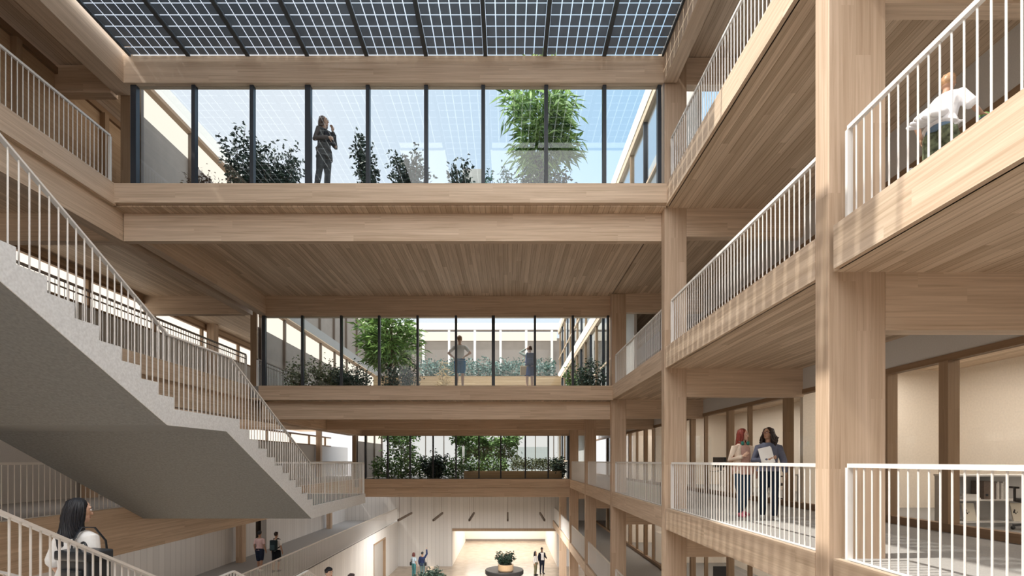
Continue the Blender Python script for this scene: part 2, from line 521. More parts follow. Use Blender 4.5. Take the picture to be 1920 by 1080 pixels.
beam(B(-8.6, 3.60, 18.0, 18.16, 1.46, 2.08), M_BX, 'long timber beam under the middle glass bridge')
beam(B(-8.7, 3.60, 24.0, 24.18, 1.46, 2.10), M_BX, 'shaded timber beam behind and below the middle bridge')
beam(B(-8.7, 3.60, 30.0, 30.18, 1.46, 2.10), M_BX, 'timber beam over the head of the lowest glass wall')
beam(B(-8.75, -8.5, 18.2, 30.0, 1.46, 2.10), M_BY, 'timber edge beam receding behind the stair below the middle bridge')
trim(B(-8.6, 3.62, 29.58, 29.70, -1.55, -1.05), M_BX)
beam(B(-8.6, 3.60, 29.75, 29.95, -2.10, -1.57), M_BX, 'long timber beam under the lowest glass bridge')
struct('gallery_floor', B(-9.0, 3.62, 29.70, 41.3, R0 - 0.42, R0), M_CARPET)
struct('ceiling', B(-9.0, 12, 29.96, 41.0, R0 - 0.47, R0 - 0.425), M_PLASTER)

# ---- right side galleries
for z, y1 in ((RM, 41), (R0, 41), (R1, 37), (R2, 37)):
    struct('gallery_floor', B(3.66, 10.6, -14, y1, z - 0.40, z), M_CARPET)
    struct('ceiling', B(3.66, 10.6, -14, y1, z - 0.46, z - 0.405), M_SOF)
    for k in range(0, 7):
        y0 = 6 * k if k else -14
        yb = 6 * (k + 1) - 0.34
        if z == R2 and k > 1: continue
        if z == R1 and k > 2: continue
        trim(B(3.60, 3.68, y0 + (0.001 if k else 0), yb, z - 0.46, z + 0.02), M_BY)
ORD = ['nearest', 'second', 'third', 'fourth', 'fifth', 'sixth']
for k in range(1, 7):
    x1 = 4.25 if k == 1 else 4.11
    y = 6.0 * k
    zt = RT if k <= 2 else (5.06 if k == 3 else 2.1 if k <= 5 else R0 - 0.47)
    zt = {1: RT + 0.3, 2: RT, 3: R2 - 0.47, 4: R1 - 0.47, 5: R1 - 0.47, 6: R0 - 0.47}[k]
    obj('timber_column', B(XC, x1, y - 0.25, y, RG, zt), M_BZ, bevel=0.012,
        label=['broad timber column, the nearest and largest, on the right', 'second timber column from the camera, right of the glass bridges', 'third timber column from the camera, right of the middle glass wall',
               'fourth timber column from the camera in the right row', 'fifth timber column from the camera in the right row', 'sixth timber column from the camera, farthest in the right row'][k-1], cat='column', group='timber columns in the right row', kind='thing')
    for z, nm in ((RM, 'lowest'), (R0, 'ground-view'), (R1, 'middle'), (R2, 'top')):
        if z == R2 and k > 3: continue
        if z == R1 and k > 5: continue
        beam(B(x1, 6.8, y - 0.24, y - 0.02, z - 1.11, z - 0.46), M_BX,
             'cross beam right of the %s column, under the %s gallery' % (ORD[k-1], {RM: 'lowest right', R0: 'right walkway', R1: 'boy\'s', R2: 'top right'}[z]))
beam(B(XC - 0.04, XC + 0.26, -14, 11.7, 8.64, RT), M_BY, 'timber edge beam along the right side of the solar roof')
beam(B(3.9, 6.8, 11.76, 11.98, 8.64, RT), M_BX, 'short roof cross beam right of the second column')
struct('roof', B(XC, 10.6, -14, 12.2, RT + 0.02, RT + 0.3), M_SOF)

# ---- right offices behind glazed partitions
XP = 6.8
nw = 10
def partition(z, y0, y1, head, posts, thin, glassm=M_GLASSOFF):
    global nw
    r = sroot('window_%d' % nw, (XP, (y0 + y1) / 2, z)); nw += 1
    f = MB().box(XP - 0.04, XP + 0.10, y0, y1, z + head, z + head + 0.10).box(XP - 0.04, XP + 0.10, y0, y1, z, z + 0.13)
    obj('frame', f, M_OAKY, r)
    for y in posts:
        obj('post', B(XP - 0.05, XP + 0.13, y, y + 0.17, z + 0.13, z + head), M_POST, r)
    for y in thin:
        obj('mullion', B(XP - 0.03, XP + 0.09, y, y + 0.07, z + 0.13, z + head), M_POST, r)
    obj('pane', B(XP + 0.02, XP + 0.035, y0, y1, z + 0.1, z + head), glassm, r)
    struct('wall_right', B(XP - 0.02, XP + 0.08, y0, y1, z + head + 0.10, z + 3.22), M_PLASTER)
P_POSTS = [5.3, 7.85, 9.10, 12.40, 15.65, 18.85, 22.1, 25.3, 28.5, 31.7, 34.9]
P_THIN = [6.6, 10.9, 14.4, 17.6, 20.8, 24.0, 27.0, 30.2]
for z, y1, hd in ((RM, 41, 2.64), (R0, 41, 2.64), (R1, 37, 2.30), (R2, 12, 2.30)):
    partition(z, -14, y1, hd, [p for p in P_POSTS if p < y1], [p for p in P_THIN if p < y1])
    struct('wall_right', B(10.4, 10.6, -14, y1, z, z + 3.22), M_CREAM)
    for y in (0.0, 12.0, 24.0, 30.0, 36.0):
        if y < y1:
            struct('wall_right', B(XP + 0.12, 10.4, y, y + 0.12, z, z + 3.22), M_CREAM)
def office_lamp(z, y0, y1, power, x=8.6):
    t = thing('ceiling_lamp_or_fill', 'linear office ceiling lamp behind the glazed partition', 'lamp', (x, (y0+y1)/2, z + 3.14), group='office ceiling lamps')
    obj('housing', B(x - 0.10, x + 0.10, y0, y1, z + 3.14, z + 3.21), M_WHITE, t)
    ld = bpy.data.lights.new('office_light', 'AREA'); ld.shape = 'RECTANGLE'; ld.size = 0.6; ld.size_y = y1 - y0
    ld.energy = power; ld.color = (1.0, 0.91, 0.81)
    lo = bpy.data.objects.new('light', ld); COL.objects.link(lo); lo.parent = t; lo.location = (0, 0, -0.02)
for z in (RM, R0):
    office_lamp(z, 6.5, 11.5, 62)
    office_lamp(z, 1.0, 5.5, 60)
    office_lamp(z, 12.8, 23.0, 95)
    office_lamp(z, 24.6, 29.4, 70)
office_lamp(R1, 6.5, 11.5, 60); office_lamp(R1, 0.5, 5.5, 60); office_lamp(R1, 12.8, 17.2, 55)

struct('wall_light_block', B(-15, 10.6, -14.3, -14.0, RG, R2 + 0.6), M_PANEL)  # unseen wall added behind the camera to hold back sky light

# fill lights added under the left gallery ceilings to brighten the walls
def gallery_fill(label, x, y0, y1, zc, power):
    t = thing('ceiling_lamp_or_fill', label, 'lamp', (x, (y0+y1)/2, zc - 0.06), group='added fill lights in the left galleries')
    obj('housing', B(x - 0.06, x + 0.06, y0, y1, zc - 0.06, zc), M_WHITE, t)
    ld = bpy.data.lights.new('gallery_fill_area', 'AREA'); ld.shape = 'RECTANGLE'; ld.size = 0.3; ld.size_y = y1 - y0
    ld.energy = power; ld.color = (1.0, 0.95, 0.90)
    lo = bpy.data.objects.new('light', ld); COL.objects.link(lo); lo.parent = t; lo.location = (0, 0, -0.02)
gallery_fill('added fill light under the lower left gallery ceiling, towards the stair', -11.0, 9.0, 22.0, R0 - 0.47, 44)
gallery_fill('added fill light under the lower left gallery ceiling, towards the far hall', -11.0, 25.0, 40.0, R0 - 0.47, 44)
gallery_fill('added fill light under the ceiling of the left walkway behind the stair', -11.0, 8.0, 29.0, R1 - 0.47, 22)
# ================================================================== solar roof
PW = (3.56 + 8.65) / 9
NTH = ['leftmost', 'second from the left', 'third from the left', 'fourth from the left', 'middle', 'fourth from the right', 'third from the right', 'second from the right', 'rightmost']
PVY1 = 11.69
_proto = {}
for i in range(9):
    # strip lengths differ: unseen near ends are shaped to place the sun patches
    y0 = -2.0 if i < 4 else (4.3 if i == 5 else 8.45)
    x0 = -8.65 + PW * i
    t = thing('solar_panel', 'roof strip of blue-grey solar cells, %s of the nine strips' % NTH[i], 'solar panel', (x0 + PW/2, (y0+PVY1)/2, RT), group='solar panels of the atrium roof')
    if y0 not in _proto:
        mb = MB(); cw = (PW - 0.085) / 6
        for c in range(6):
            cx = x0 + 0.0425 + cw * c
            for r in range(60):
                ya = 11.475 - 0.276 * (r - 1)
                yb = ya - 0.276
                if yb < y0: break
                mb.box(cx + 0.011, cx + cw - 0.011, max(yb + 0.012, y0), min(ya - 0.012, PVY1), RT + 0.012, RT + 0.020)
        sheet = obj('cell_sheet', mb, M_CELL, t)
        f = MB().box(x0, x0 + 0.045, y0, PVY1, RT - 0.03, RT + 0.03).box(x0 + PW - 0.045, x0 + PW, y0, PVY1, RT - 0.03, RT + 0.03)
        f.box(x0 + 0.045, x0 + PW - 0.045, y0 - 0.03, y0, RT - 0.03, RT + 0.03)
        frame = obj('frame', f, plain('slate frame', (0.055, 0.065, 0.075, 1), 0.5) if 'slate frame' not in MATS else MATS['slate frame'], t)
        gl = obj('pane', B(x0 + 0.045, x0 + PW - 0.045, y0, PVY1, RT + 0.026, RT + 0.030), M_GLASSROOF, t)
        _proto[y0] = [(o, ORG[o.name] - ORG[t.name]) for o in (sheet, frame, gl)]
    else:
        for o, p in _proto[y0]:
            copy_part(o, t, ORG[t.name] + p)

# ================================================================== glass walls of the three bridges
def glasswall(idx, y, z0, z1, px, thick, w, gm):
    r = sroot('window_%d' % idx, (-2.6, y, z0))
    xs = [(p - 952) * y / 960 for p in px]
    obj('pane', B(xs[0], xs[-1], y + 0.02, y + 0.03, z0 + 0.02, z1), gm, r)
    for i, x in enumerate(xs):
        ww = w * (1.5 if px[i] in thick else 1.0)
        obj('mullion', B(x - ww/2, x + ww/2, y - 0.04, y + 0.08, z0, z1), M_DARK, r)
    obj('sill', B(xs[0], xs[-1], y - 0.03, y + 0.07, z0, z0 + 0.03), M_DARK, r)
    return r
glasswall(60, 11.80, 6.28, 8.64, [252, 364, 473, 578, 690, 799, 906, 1024, 1133, 1236], (252, 578), 0.085, M_GLASS)
glasswall(61, 17.85, 2.59, 5.06, [495, 567, 640, 711, 783, 855, 925, 1003, 1074, 1140], (495, 925), 0.075, M_GLASSCLR)
glasswall(62, 29.85, -1.05, 1.46, [685, 727, 769, 812, 855, 898, 939, 985, 1028, 1066], (), 0.085, M_GLASSCLR)

# ================================================================== railings
BR = 0.0085
_bal = {}
def baluster_mesh(h):
    key = round(h, 2)
    if key not in _bal:
        mb = MB().tube([(0, 0, 0), (0, 0, key)], BR, n=6)
        me = bpy.data.meshes.new('baluster')
        me.from_pydata(mb.v, [], mb.f)
        me.materials.append(M_WHITE)
        _bal[key] = me
    return _bal[key]

def baluster(root, x, y, z, h):
    o = bpy.data.objects.new('baluster', baluster_mesh(h))
    COL.objects.link(o)
    o.parent = root
    o.location = Vector((x, y, z)) - ORG[root.name]

def railing(label, a, b, z, h=1.05, spacing=0.115, indiv=100, posts=(True, True), group='white balcony railings', rail_mat=None, second=False, base=True):
    a = Vector((a[0], a[1], z)); b = Vector((b[0], b[1], z))
    t = thing('railing', label, 'railing', (a + b) / 2, group)
    up = Vector((0, 0, h)); d = (b - a).normalized(); L = (b - a).length
    obj('top_rail', MB().bar(a + up - Vector((0,0,0.022)), b + up - Vector((0,0,0.022)), 0.045, 0.045), rail_mat or M_WHITE, t)
    if second:
        obj('lower_rail', MB().bar(a + up - Vector((0,0,0.16)), b + up - Vector((0,0,0.16)), 0.03, 0.025), rail_mat or M_WHITE, t)
    if base:
        obj('base_rail', MB().bar(a + Vector((0,0,0.008)), b + Vector((0,0,0.008)), 0.05, 0.012), M_WHITE, t)
    for p, q in ((a, posts[0]), (b, posts[1])):
        if q:
            obj('post', MB().box(p.x - 0.03, p.x + 0.03, p.y - 0.02, p.y + 0.02, z, z + h - 0.045), M_WHITE, t)
    nb = int(L / spacing)
    far = MB()
    for i in range(1, nb):
        p = a + d * (L * i / nb)
        if i <= indiv: baluster(t, p.x, p.y, z, h - 0.045)
        else: far.tube([(p.x, p.y, z), (p.x, p.y, z + h - 0.045)], BR, n=5)
    if far.v:
        o = obj('baluster_run', far, M_WHITE, t); o['kind'] = 'stuff'
    return t

XR = 3.72
def rbay(k): return ((-0.5 if k == 0 else 6 * k + 0.06), 6 * (k + 1) - 0.42)
LV = {R0: 'right walkway', R1: 'boy\'s balcony level', R2: 'top right balcony', RM: 'lower right gallery'}
BAYN = ['in front of the nearest column', 'between the nearest and second columns', 'between the second and third columns', 'between the third and fourth columns',
        'between the fourth and fifth columns', 'between the fifth and sixth columns', 'beyond the sixth column']
for z, ks in ((R0, range(0, 6)), (R1, range(0, 3)), (R2, range(0, 2)), (RM, range(2, 7))):
    for k in ks:
        y0, y1 = rbay(k)
        if k == 0: y0 = 2.4 if z != R1 else 3.0
        if z == R2 and k == 0: continue
        if k == 6: y1 = 40.8
        # from far (near the next column) towards the camera
        railing('white railing on the %s, %s' % (LV[z], BAYN[k]), (XR, y1), (XR, y0), z + 0.02, indiv=100 if k < 3 else 0, spacing=0.1155)
railing('white railing along the top left balcony, left of the uppermost glass wall', (-8.94, 11.5), (-8.94, 7.6), R2 + 0.02, spacing=0.108)
railing('railing with rails coloured dark for backlight on the left balcony behind the concrete stair', (-8.95, 17.5), (-8.95, 8.6), R1 + 0.02, spacing=0.108, rail_mat=M_DARKRAIL, second=True)  # backlit darkness of white rails put into the rail colour
railing('railing with rails coloured dark for backlight seen through the middle glass wall at its left end', (-8.95, 29.4), (-8.95, 18.3), R1 + 0.02, spacing=0.13, rail_mat=M_DARKRAIL, second=True, indiv=0)
railing('white railing on the left walkway under the concrete stair, behind the dark-haired woman', (-8.94, 12.4), (-8.94, 7.6), R0 + 0.02, spacing=0.118)
railing('white railing on the left walkway beyond the stair landing', (-8.94, 29.4), (-8.94, 17.4), R0 + 0.02, spacing=0.12, indiv=0)
railing('long fine-barred railing along the lower left gallery above the white boarded wall', (-8.86, 12.95), (-8.86, 40.9), RM + 0.01, spacing=0.085, h=1.0, indiv=100)

# ================================================================== main concrete stair
SX0, SX1 = -8.89, -4.78
RISE = 3.68 / 22
def zb(y):
    P = [(3.0, 2.12), (3.98, 2.12), (7.2, 0.50), (8.71, 0.50), (12.5, -1.41), (17.2, -1.41)]
    for (a, za), (b, zb_) in zip(P, P[1:]):
        if a <= y <= b: return za + (zb_ - za) * (y - a) / (b - a)
def zt(y):
    if y < 7.338:
        i = max(0, min(11, math.floor((y - 3.968) / 0.337 + 1 + 1e-6)))
        return 2.58 - RISE * i
    if y < 9.14: return 2.58 - RISE * 11
    i = max(0, min(11, math.floor((y - 9.14) / 0.341 + 1 + 1e-6)))
    return 0.74 - RISE * i
def flight(y0, first, tread, ztop, y_end, bot):
    """stepped side outline (y, z) of a flight"""
    poly = [(y0, ztop)]
    z = ztop
    for i in range(11):
        y = first + tread * i
        poly.append((y, z)); z -= RISE; poly.append((y, z))
    if y_end > poly[-1][0] + 1e-4: poly.append((y_end, z))
    return poly + bot
t = thing('staircase', 'pale concrete staircase descending across the left of the atrium to a landing', 'staircase', (-6.9, 10, -1.41))
STP = [('flight', flight(3.0, 3.968, 0.337, R1, 7.338, [(7.338, 0.50), (7.2, 0.50), (3.98, 2.12), (3.0, 2.12)])),
       ('landing', [(7.338, 0.74), (9.14, 0.74), (9.14, zb(9.14)), (8.71, 0.50), (7.338, 0.50)]),
       ('flight', flight(9.1401, 9.1402, 0.341, 0.74, 12.56, [(12.56, -1.41), (12.5, -1.41), (9.1401, zb(9.14))])),
       ('landing', [(12.56, R0), (17.2, R0), (17.2, -1.41), (12.56, -1.41)])]
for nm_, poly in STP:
    p_ = obj(nm_, MB().prism(poly, 'x', SX0, SX1 - 0.012), M_CONC_SHADE, t)
    obj('lit_side_skin', MB().prism(poly, 'x', SX1 - 0.012, SX1), M_CONC, p_)  # added thin skin: the brighter side is put into a paler colour

def stair_rail(label, x, pts, base, y0, y1, spacing, extra_posts=()):
    t = thing('stair_railing', label, 'railing', (x, (y0 + y1) / 2, pts[-1][1] - 1.0), 'white stair railings')
    mb = MB()
    for (ya, za), (yb, z2) in zip(pts, pts[1:]):
        mb2 = MB().bar((x, ya, za - 0.01), (x, yb, z2 - 0.01), 0.055, 0.022)
        mb.add(mb2.v, mb2.f)
    obj('handrail', mb, M_WHITE, t)
    def zr(y):
        for (ya, za), (yb, z2) in zip(pts, pts[1:]):
            if ya <= y <= yb: return za + (z2 - za) * (y - ya) / (yb - ya)
    nb = int((y1 - y0) / spacing)
    far = MB()
    for i in range(nb + 1):
        y = y0 + spacing * i
        if y > y1 or zr(y) is None: break
        z0 = base(y)
        if i < 100: baluster(t, x, y, z0, zr(y) - 0.015 - z0)
        else: far.tube([(x, y, z0), (x, y, zr(y) - 0.015)], BR, n=5)
    if far.v:
        o = obj('baluster_run', far, M_WHITE, t); o['kind'] = 'stuff'
    for y in extra_posts:
        obj('post', MB().box(x - 0.025, x + 0.025, y - 0.02, y + 0.02, base(y), zr(y) - 0.015), M_WHITE, t)
    return t
stair_rail('long white railing running down the open side of the concrete staircase', SX1 - 0.05,
           [(4.0, 3.56), (7.25, 1.80), (8.9, 1.80), (12.5, -0.05), (17.15, -0.05)], zt, 4.05, 17.1, 0.112, (17.13,))
obj_end = railing('short white railing across the end of the stair landing', (SX1 - 0.05, 17.14), (-8.85, 17.14), R0, spacing=0.115)

# ================================================================== lower stair (the dark-haired woman walks down it)
LX0, LX1 = -5.0, -3.55
def lz(y):
    if y < 3.05: return R0
    if y < 6.7:
        i = min(11, math.floor((y - 3.05) / 0.332 + 1)); return R0 - RISE * i
    if y < 9.2: return R0 - RISE * 11
    i = min(11, math.floor((y - 9.2) / 0.336 + 1)); return -2.94 - RISE * i
t = thing('staircase', 'lower concrete stair under the dark-haired woman, leading down towards the lower gallery', 'staircase', (-4.3, 8, RM))
obj('flight', MB().prism(flight(1.2, 3.05, 0.332, R0, 6.70, [(6.7, -3.25), (2.6, -1.42), (1.2, -1.42)]), 'x', LX0, LX1), M_CONC, t)
obj('landing', B(LX0, LX1, 6.70, 9.2, -3.25, -2.94), M_CONC, t)
obj('flight', MB().prism(flight(9.2, 9.2001, 0.336, -2.94, 12.9, [(12.9, RM - 0.3), (12.3, RM - 0.3), (9.2, -3.25)]), 'x', LX0, LX1), M_CONC, t)
obj('landing', B(-8.74, LX1, 12.9, 15.6, RM - 0.3, RM), M_CONC, t)
stair_rail('white sloping railing in front of the dark-haired woman at the lower left', LX1 - 0.05,
           [(2.9, 0.02), (6.75, -1.97), (9.2, -1.97), (12.9, -3.80)], lz, 2.95, 12.8, 0.083)
stair_rail('white railing on the far side of the lower stair, its bend showing at the bottom', LX0 + 0.08,
           [(4.2, -1.06), (4.94, -1.06), (5.2, -1.18), (6.75, -1.97), (9.19, -1.97), (12.9, -3.80)], lz, 4.4, 12.8, 0.10)
# ================================================================== open-air courts behind the glass: wings, planters, plants
def wing(x, y0, y1, levels, top, side, back, mullion=2.0):
    """facade of a wing running along Y at X; SIDE +1 if it faces +X"""
    global nw
    s = side
    for z in levels:
        zt_ = z + 3.68 if z < R2 else top
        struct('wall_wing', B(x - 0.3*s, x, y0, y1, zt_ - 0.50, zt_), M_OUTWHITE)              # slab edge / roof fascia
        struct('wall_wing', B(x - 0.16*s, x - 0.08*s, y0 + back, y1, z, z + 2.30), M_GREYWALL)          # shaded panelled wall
        r = sroot('window_%d' % nw, (x, (y0+y1)/2, z + 2.3)); nw += 1
        obj('pane', B(x - 0.14*s, x - 0.12*s, y0 + back, y1, z + 2.30, zt_ - 0.5), M_LITWIN, r)
        obj('frame', B(x - 0.2*s, x + 0.05*s, y0, y1, zt_ - 0.58, zt_ - 0.48), M_OAKY, r)
        obj('end_post', B(x - 0.20*s, x + 0.03*s, y0 - 0.06, y0 + 0.02, z, zt_ - 0.02), M_POST, r)
        k = int((y1 - y0) / mullion)
        for i in range(k + 1):
            y = y0 + 0.3 + i * mullion
            if y > y1: break
            obj('mullion', B(x - 0.075*s, x + 0.03*s, y, y + 0.09, z, zt_ - 0.5), M_DARKRAIL, r)
# upper storey wings each side of the roof terrace and the courts beyond
wing(-8.98, 12.2, 37, (R2,), 9.85, 1, 0.0)
wing(-9.02, 18.4, 37, (R1,), R2, 1, 0.0)
wing(-9.02, 30.4, 37, (R0,), R1, 1, 0.0)
def wing_r(x, y0, y1, z, top):
    global nw
    struct('wall_wing', B(x, x + 0.3, y0, y1, top - 0.42, top), M_OUTWHITE)
    struct('wall_wing', B(x + 0.9, x + 1.0, y0, y1, z, top - 0.42), M_PLASTER)
    r = sroot('window_%d' % nw, (x, (y0+y1)/2, z)); nw += 1
    obj('frame', MB().box(x + 0.02, x + 0.16, y0, y1, top - 0.62, top - 0.42).box(x + 0.05, x + 0.13, y0, y1, z + 1.05, z + 1.12), M_BY, r)
    obj('pane', B(x + 0.10, x + 0.11, y0, y1, z, top - 0.5), M_GLASS, r)
    y = y0 + 0.1; i = 0
    while y < y1:
        obj('mullion', B(x + 0.05, x + 0.17, y, y + 0.08, z, top - 0.6), M_DARK if i % 2 else M_POST, r)
        y += 1.5; i += 1
wing_r(3.62, 12.2, 37, R2, 9.75)
wing_r(3.62, 18.3, 37, R1, R2)
wing_r(3.62, 30.3, 37, R0, R1)
# far wing across the courts
struct('wall_far', B(-9.3, 4.0, 37.0, 37.4, R0, R1 + 2.9), M_OUTWHITE)
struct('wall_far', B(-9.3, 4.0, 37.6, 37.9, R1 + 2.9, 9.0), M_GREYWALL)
struct('wall_far', B(-9.3, 4.0, 37.0, 37.4, 9.05 + 0.38, 9.95), M_OUTWHITE)
r = sroot('window_%d' % nw, (-2.6, 37, 8.8)); nw += 1
obj('pane', B(-9.0, 3.6, 37.5, 37.52, 8.8, 9.43), M_LITWIN, r)
obj('frame', B(-9.0, 3.6, 36.92, 37.1, 9.36, 9.46), M_DARKRAIL, r)
for i in range(7):
    x = -8.0 + i * 1.85
    obj('post', B(x, x + 0.16, 36.8, 36.95, R1, 9.4), M_WHITE, r)
r = sroot('window_%d' % nw, (-2.6, 37, R0)); nw += 1
obj('pane', B(-9.0, 3.6, 36.95, 36.98, R0 + 0.3, R1 - 0.5), M_PALEGLOW, r)
for i in range(10):
    x = -8.6 + i * 1.32
    obj('mullion', B(x, x + 0.07, 36.9, 37.0, R0, R1 + 1.2), M_GREYWALL, r)

# ------------------------------------------------------------------ plants
def leaf_mat(name, a, b, rough=0.5):
    m, nt, bs = new_mat(name)
    oi = nt.nodes.new('ShaderNodeNewGeometry')
    rp = nt.nodes.new('ShaderNodeValToRGB')
    rp.color_ramp.elements[0].color = a; rp.color_ramp.elements[1].color = b
    nt.links.new(oi.outputs['Random Per Island'], rp.inputs[0])
    nt.links.new(rp.outputs[0], bs.inputs['Base Color'])
    bs.inputs['Roughness'].default_value = rough
    bs.inputs['Specular IOR Level'].default_value = 0.35
    bs.inputs['Transmission Weight'].default_value = 0.0
    return m
L_DARK = leaf_mat('dark evergreen leaf', (0.012, 0.028, 0.022, 1), (0.045, 0.085, 0.06, 1))
L_MID = leaf_mat('green leaf', (0.03, 0.075, 0.02, 1), (0.15, 0.26, 0.07, 1))
L_BAMB = leaf_mat('bamboo leaf', (0.05, 0.12, 0.035, 1), (0.34, 0.52, 0.16, 1))
L_BLUE = leaf_mat('blue green leaf', (0.04, 0.11, 0.10, 1), (0.16, 0.28, 0.25, 1))
L_OLIVE = leaf_mat('olive leaf', (0.06, 0.085, 0.04, 1), (0.20, 0.22, 0.12, 1))
L_RED = leaf_mat('russet leaf', (0.10, 0.04, 0.035, 1), (0.16, 0.12, 0.06, 1))
M_BARK = plain('bark', (0.09, 0.065, 0.045, 1), 0.9, noise=0.3, nscale=20)
M_SOIL = plain('soil', (0.05, 0.04, 0.03, 1), 0.95)
M_POT = plain('pale planter', (0.50, 0.50, 0.49, 1), 0.8, noise=0.05)

def leaf(mb, p, d, L, W, rnd):
    """one folded pointed leaf from p along d"""
    d = d.normalized()
    ref = Vector((rnd.uniform(-1, 1), rnd.uniform(-1, 1), rnd.uniform(-1, 1)))
    s = d.cross(ref)
    if s.length < 1e-3: s = d.cross(Vector((1, 0, 0)))
    s.normalize(); n = s.cross(d)
    droop = Vector((0, 0, -0.18 * L))
    m = p + d * (L * 0.45)
    mb.add([p, m + s * W/2 + n * W * 0.15, p + d * L + droop, m - s * W/2 + n * W * 0.15], [(0, 1, 2), (0, 2, 3)])

def bush_mesh(c, rx, ry, h, n, L, W, rnd, stems=14, droop=0.0, base=0.0):
    """leaves clustered on twigs that fan out of a base at c"""
    mb = MB(); st = MB()
    c = Vector(c)
    twigs = []
    for i in range(stems):
        a = rnd.uniform(0, 2*PI); q = math.sqrt(rnd.uniform(0.02, 1))
        top = c + Vector((rx*q*math.cos(a), ry*q*math.sin(a), h * rnd.uniform(0.45, 1.0) * (1 - 0.35*q*q)))
        foot = c + Vector((rx*q*0.35*math.cos(a), ry*q*0.35*math.sin(a), base))
        mid = foot.lerp(top, 0.5) + Vector((rnd.uniform(-.08, .08)*rx, rnd.uniform(-.08, .08)*ry, 0.03*h))
        st.tube([foot, mid, top], [0.012, 0.009, 0.004], n=5)
        twigs.append((foot, mid, top))
    for i in range(n):
        f, m, t_ = rnd.choice(twigs)
        u = rnd.uniform(0.12, 1.03)
        p = (f.lerp(m, u*2) if u < 0.5 else m.lerp(t_, u*2 - 1))
        d = Vector((rnd.gauss(0, 1), rnd.gauss(0, 1), rnd.gauss(0.35 - droop, 0.7)))
        p = p + Vector((rnd.gauss(0, 1), rnd.gauss(0, 1), rnd.gauss(0, 1))) * (0.085 * (rx + ry) * (0.5 + 0.5*u))
        if p.z < c.z + base * 0.5: p.z = c.z + base*0.5 + rnd.uniform(0, 0.1)
        leaf(mb, p, d, L * rnd.uniform(0.7, 1.25), W * rnd.uniform(0.8, 1.2), rnd)
    return mb, st

def bush(name, label, c, rx, ry, h, n, mat, L=0.11, W=0.055, seed=1, stems=16, group=None, cat='shrub', pot=None):
    rnd = random.Random(seed)
    t = thing(name, label, cat, c, group)
    mb, st = bush_mesh(c, rx, ry, h, n, L, W, rnd, stems)
    obj('foliage', mb, mat, t)
    obj('stem', st, M_BARK, t)
    if pot:
        w_, d_, hh = pot
        obj('planter', MB().box(c[0]-w_, c[0]+w_, c[1]-d_, c[1]+d_, c[2]-hh, c[2]-0.02), M_POT, t)
        obj('soil', MB().box(c[0]-w_+.04, c[0]+w_-.04, c[1]-d_+.04, c[1]+d_-.04, c[2]-0.025, c[2]+0.01), M_SOIL, t)
    return t

def tree(name, label, c, trunk_h, crown_r, crown_h, n, mat, L, W, seed, group=None, droop=0.2, trunk_r=0.05, branches=26):
    rnd = random.Random(seed)
    t = thing(name, label, 'tree', c, group)
    c = Vector(c)
    tr = MB(); tip = c + Vector((0.08, 0, trunk_h + crown_h*0.6))
    mid = c + Vector((-0.04, 0.03, trunk_h*0.6))
    tr.tube([c, mid, c + Vector((0.03, 0, trunk_h)), tip], [trunk_r*1.3, trunk_r, trunk_r*.8, trunk_r*.25], n=8)
    mb = MB(); ends = []
    for i in range(branches):
        u = rnd.uniform(0, 1)
        a = rnd.uniform(0, 2*PI)
        z = trunk_h - 0.15*crown_h + u * crown_h
        r_ = crown_r * math.sqrt(max(0.05, 1 - (2*u - 0.85)**2 * 0.9)) * rnd.uniform(0.55, 1.0)
        start = Vector((c.x + 0.03, c.y, c.z + max(0.5*trunk_h, z - 0.25*crown_h)))
        end = Vector((c.x + r_*math.cos(a), c.y + r_*math.sin(a), c.z + z + 0.08*crown_h))
        m = start.lerp(end, 0.55) + Vector((0, 0, 0.12*crown_h))
        tr.tube([start, m, end], [trunk_r*.35, trunk_r*.22, trunk_r*.08], n=5)
        ends.append((start, m, end))
    for i in range(n):
        s_, m, e = rnd.choice(ends)
        u = rnd.uniform(0.25, 1.05)
        p = s_.lerp(m, u*2) if u < 0.5 else m.lerp(e, u*2 - 1)
        p = p + Vector((rnd.gauss(0, 1), rnd.gauss(0, 1), rnd.gauss(0, 1))) * 0.13 * crown_r
        out = (p - (c + Vector((0, 0, trunk_h)))); out.z *= 0.2
        d = out.normalized() * 0.8 + Vector((rnd.gauss(0, .6), rnd.gauss(0, .6), rnd.gauss(0.1 - droop, 0.5)))
        leaf(mb, p, d, L * rnd.uniform(0.7, 1.3), W * rnd.uniform(0.8, 1.2), rnd)
    obj('trunk', tr, M_BARK, t)
    obj('crown', mb, mat, t)
    return t

def at(px, py, y):      # a measured spot: frame position and distance -> metres
    return ((px - 952) * y / 960, y, (864 - py) * y / 960)

TG = 'shrubs on the roof terrace'
def tb(label, px, pyt, wpx, y, n, mat=L_DARK, seed=1, L=0.12, W=0.06, stems=16):
    x, _, zt_ = at(px, pyt, y)
    bush('terrace_shrub', label, (x, y, R2 + 0.35), wpx * y / 960 / 2, 0.45, zt_ - R2 - 0.35, n, mat, L, W, seed, stems, TG, pot=(wpx * y / 960 / 2 * .7, 0.35, 0.35))
tb('large dark shrub left of the woman with the folder, its tall left spray', 452, 222, 75, 13.0, 1500, seed=3, stems=12)
tb('broad dark shrub between the tall spray and the woman with the folder', 515, 262, 110, 13.2, 2600, seed=4, stems=24)
tb('low russet twiggy shrub at the left end of the upper glass wall', 385, 316, 90, 13.0, 420, L_RED, seed=5, L=0.08, W=0.04)
tb('dark upright shrub right of the woman with the folder', 690, 246, 62, 13.2, 1300, seed=6, stems=12)
tb('rounded dark shrub fourth from the left on the roof terrace', 768, 268, 80, 13.5, 1700, seed=7, stems=18)
tb('small dark shrub in the middle of the upper glass wall', 866, 292, 50, 13.2, 700, seed=8)
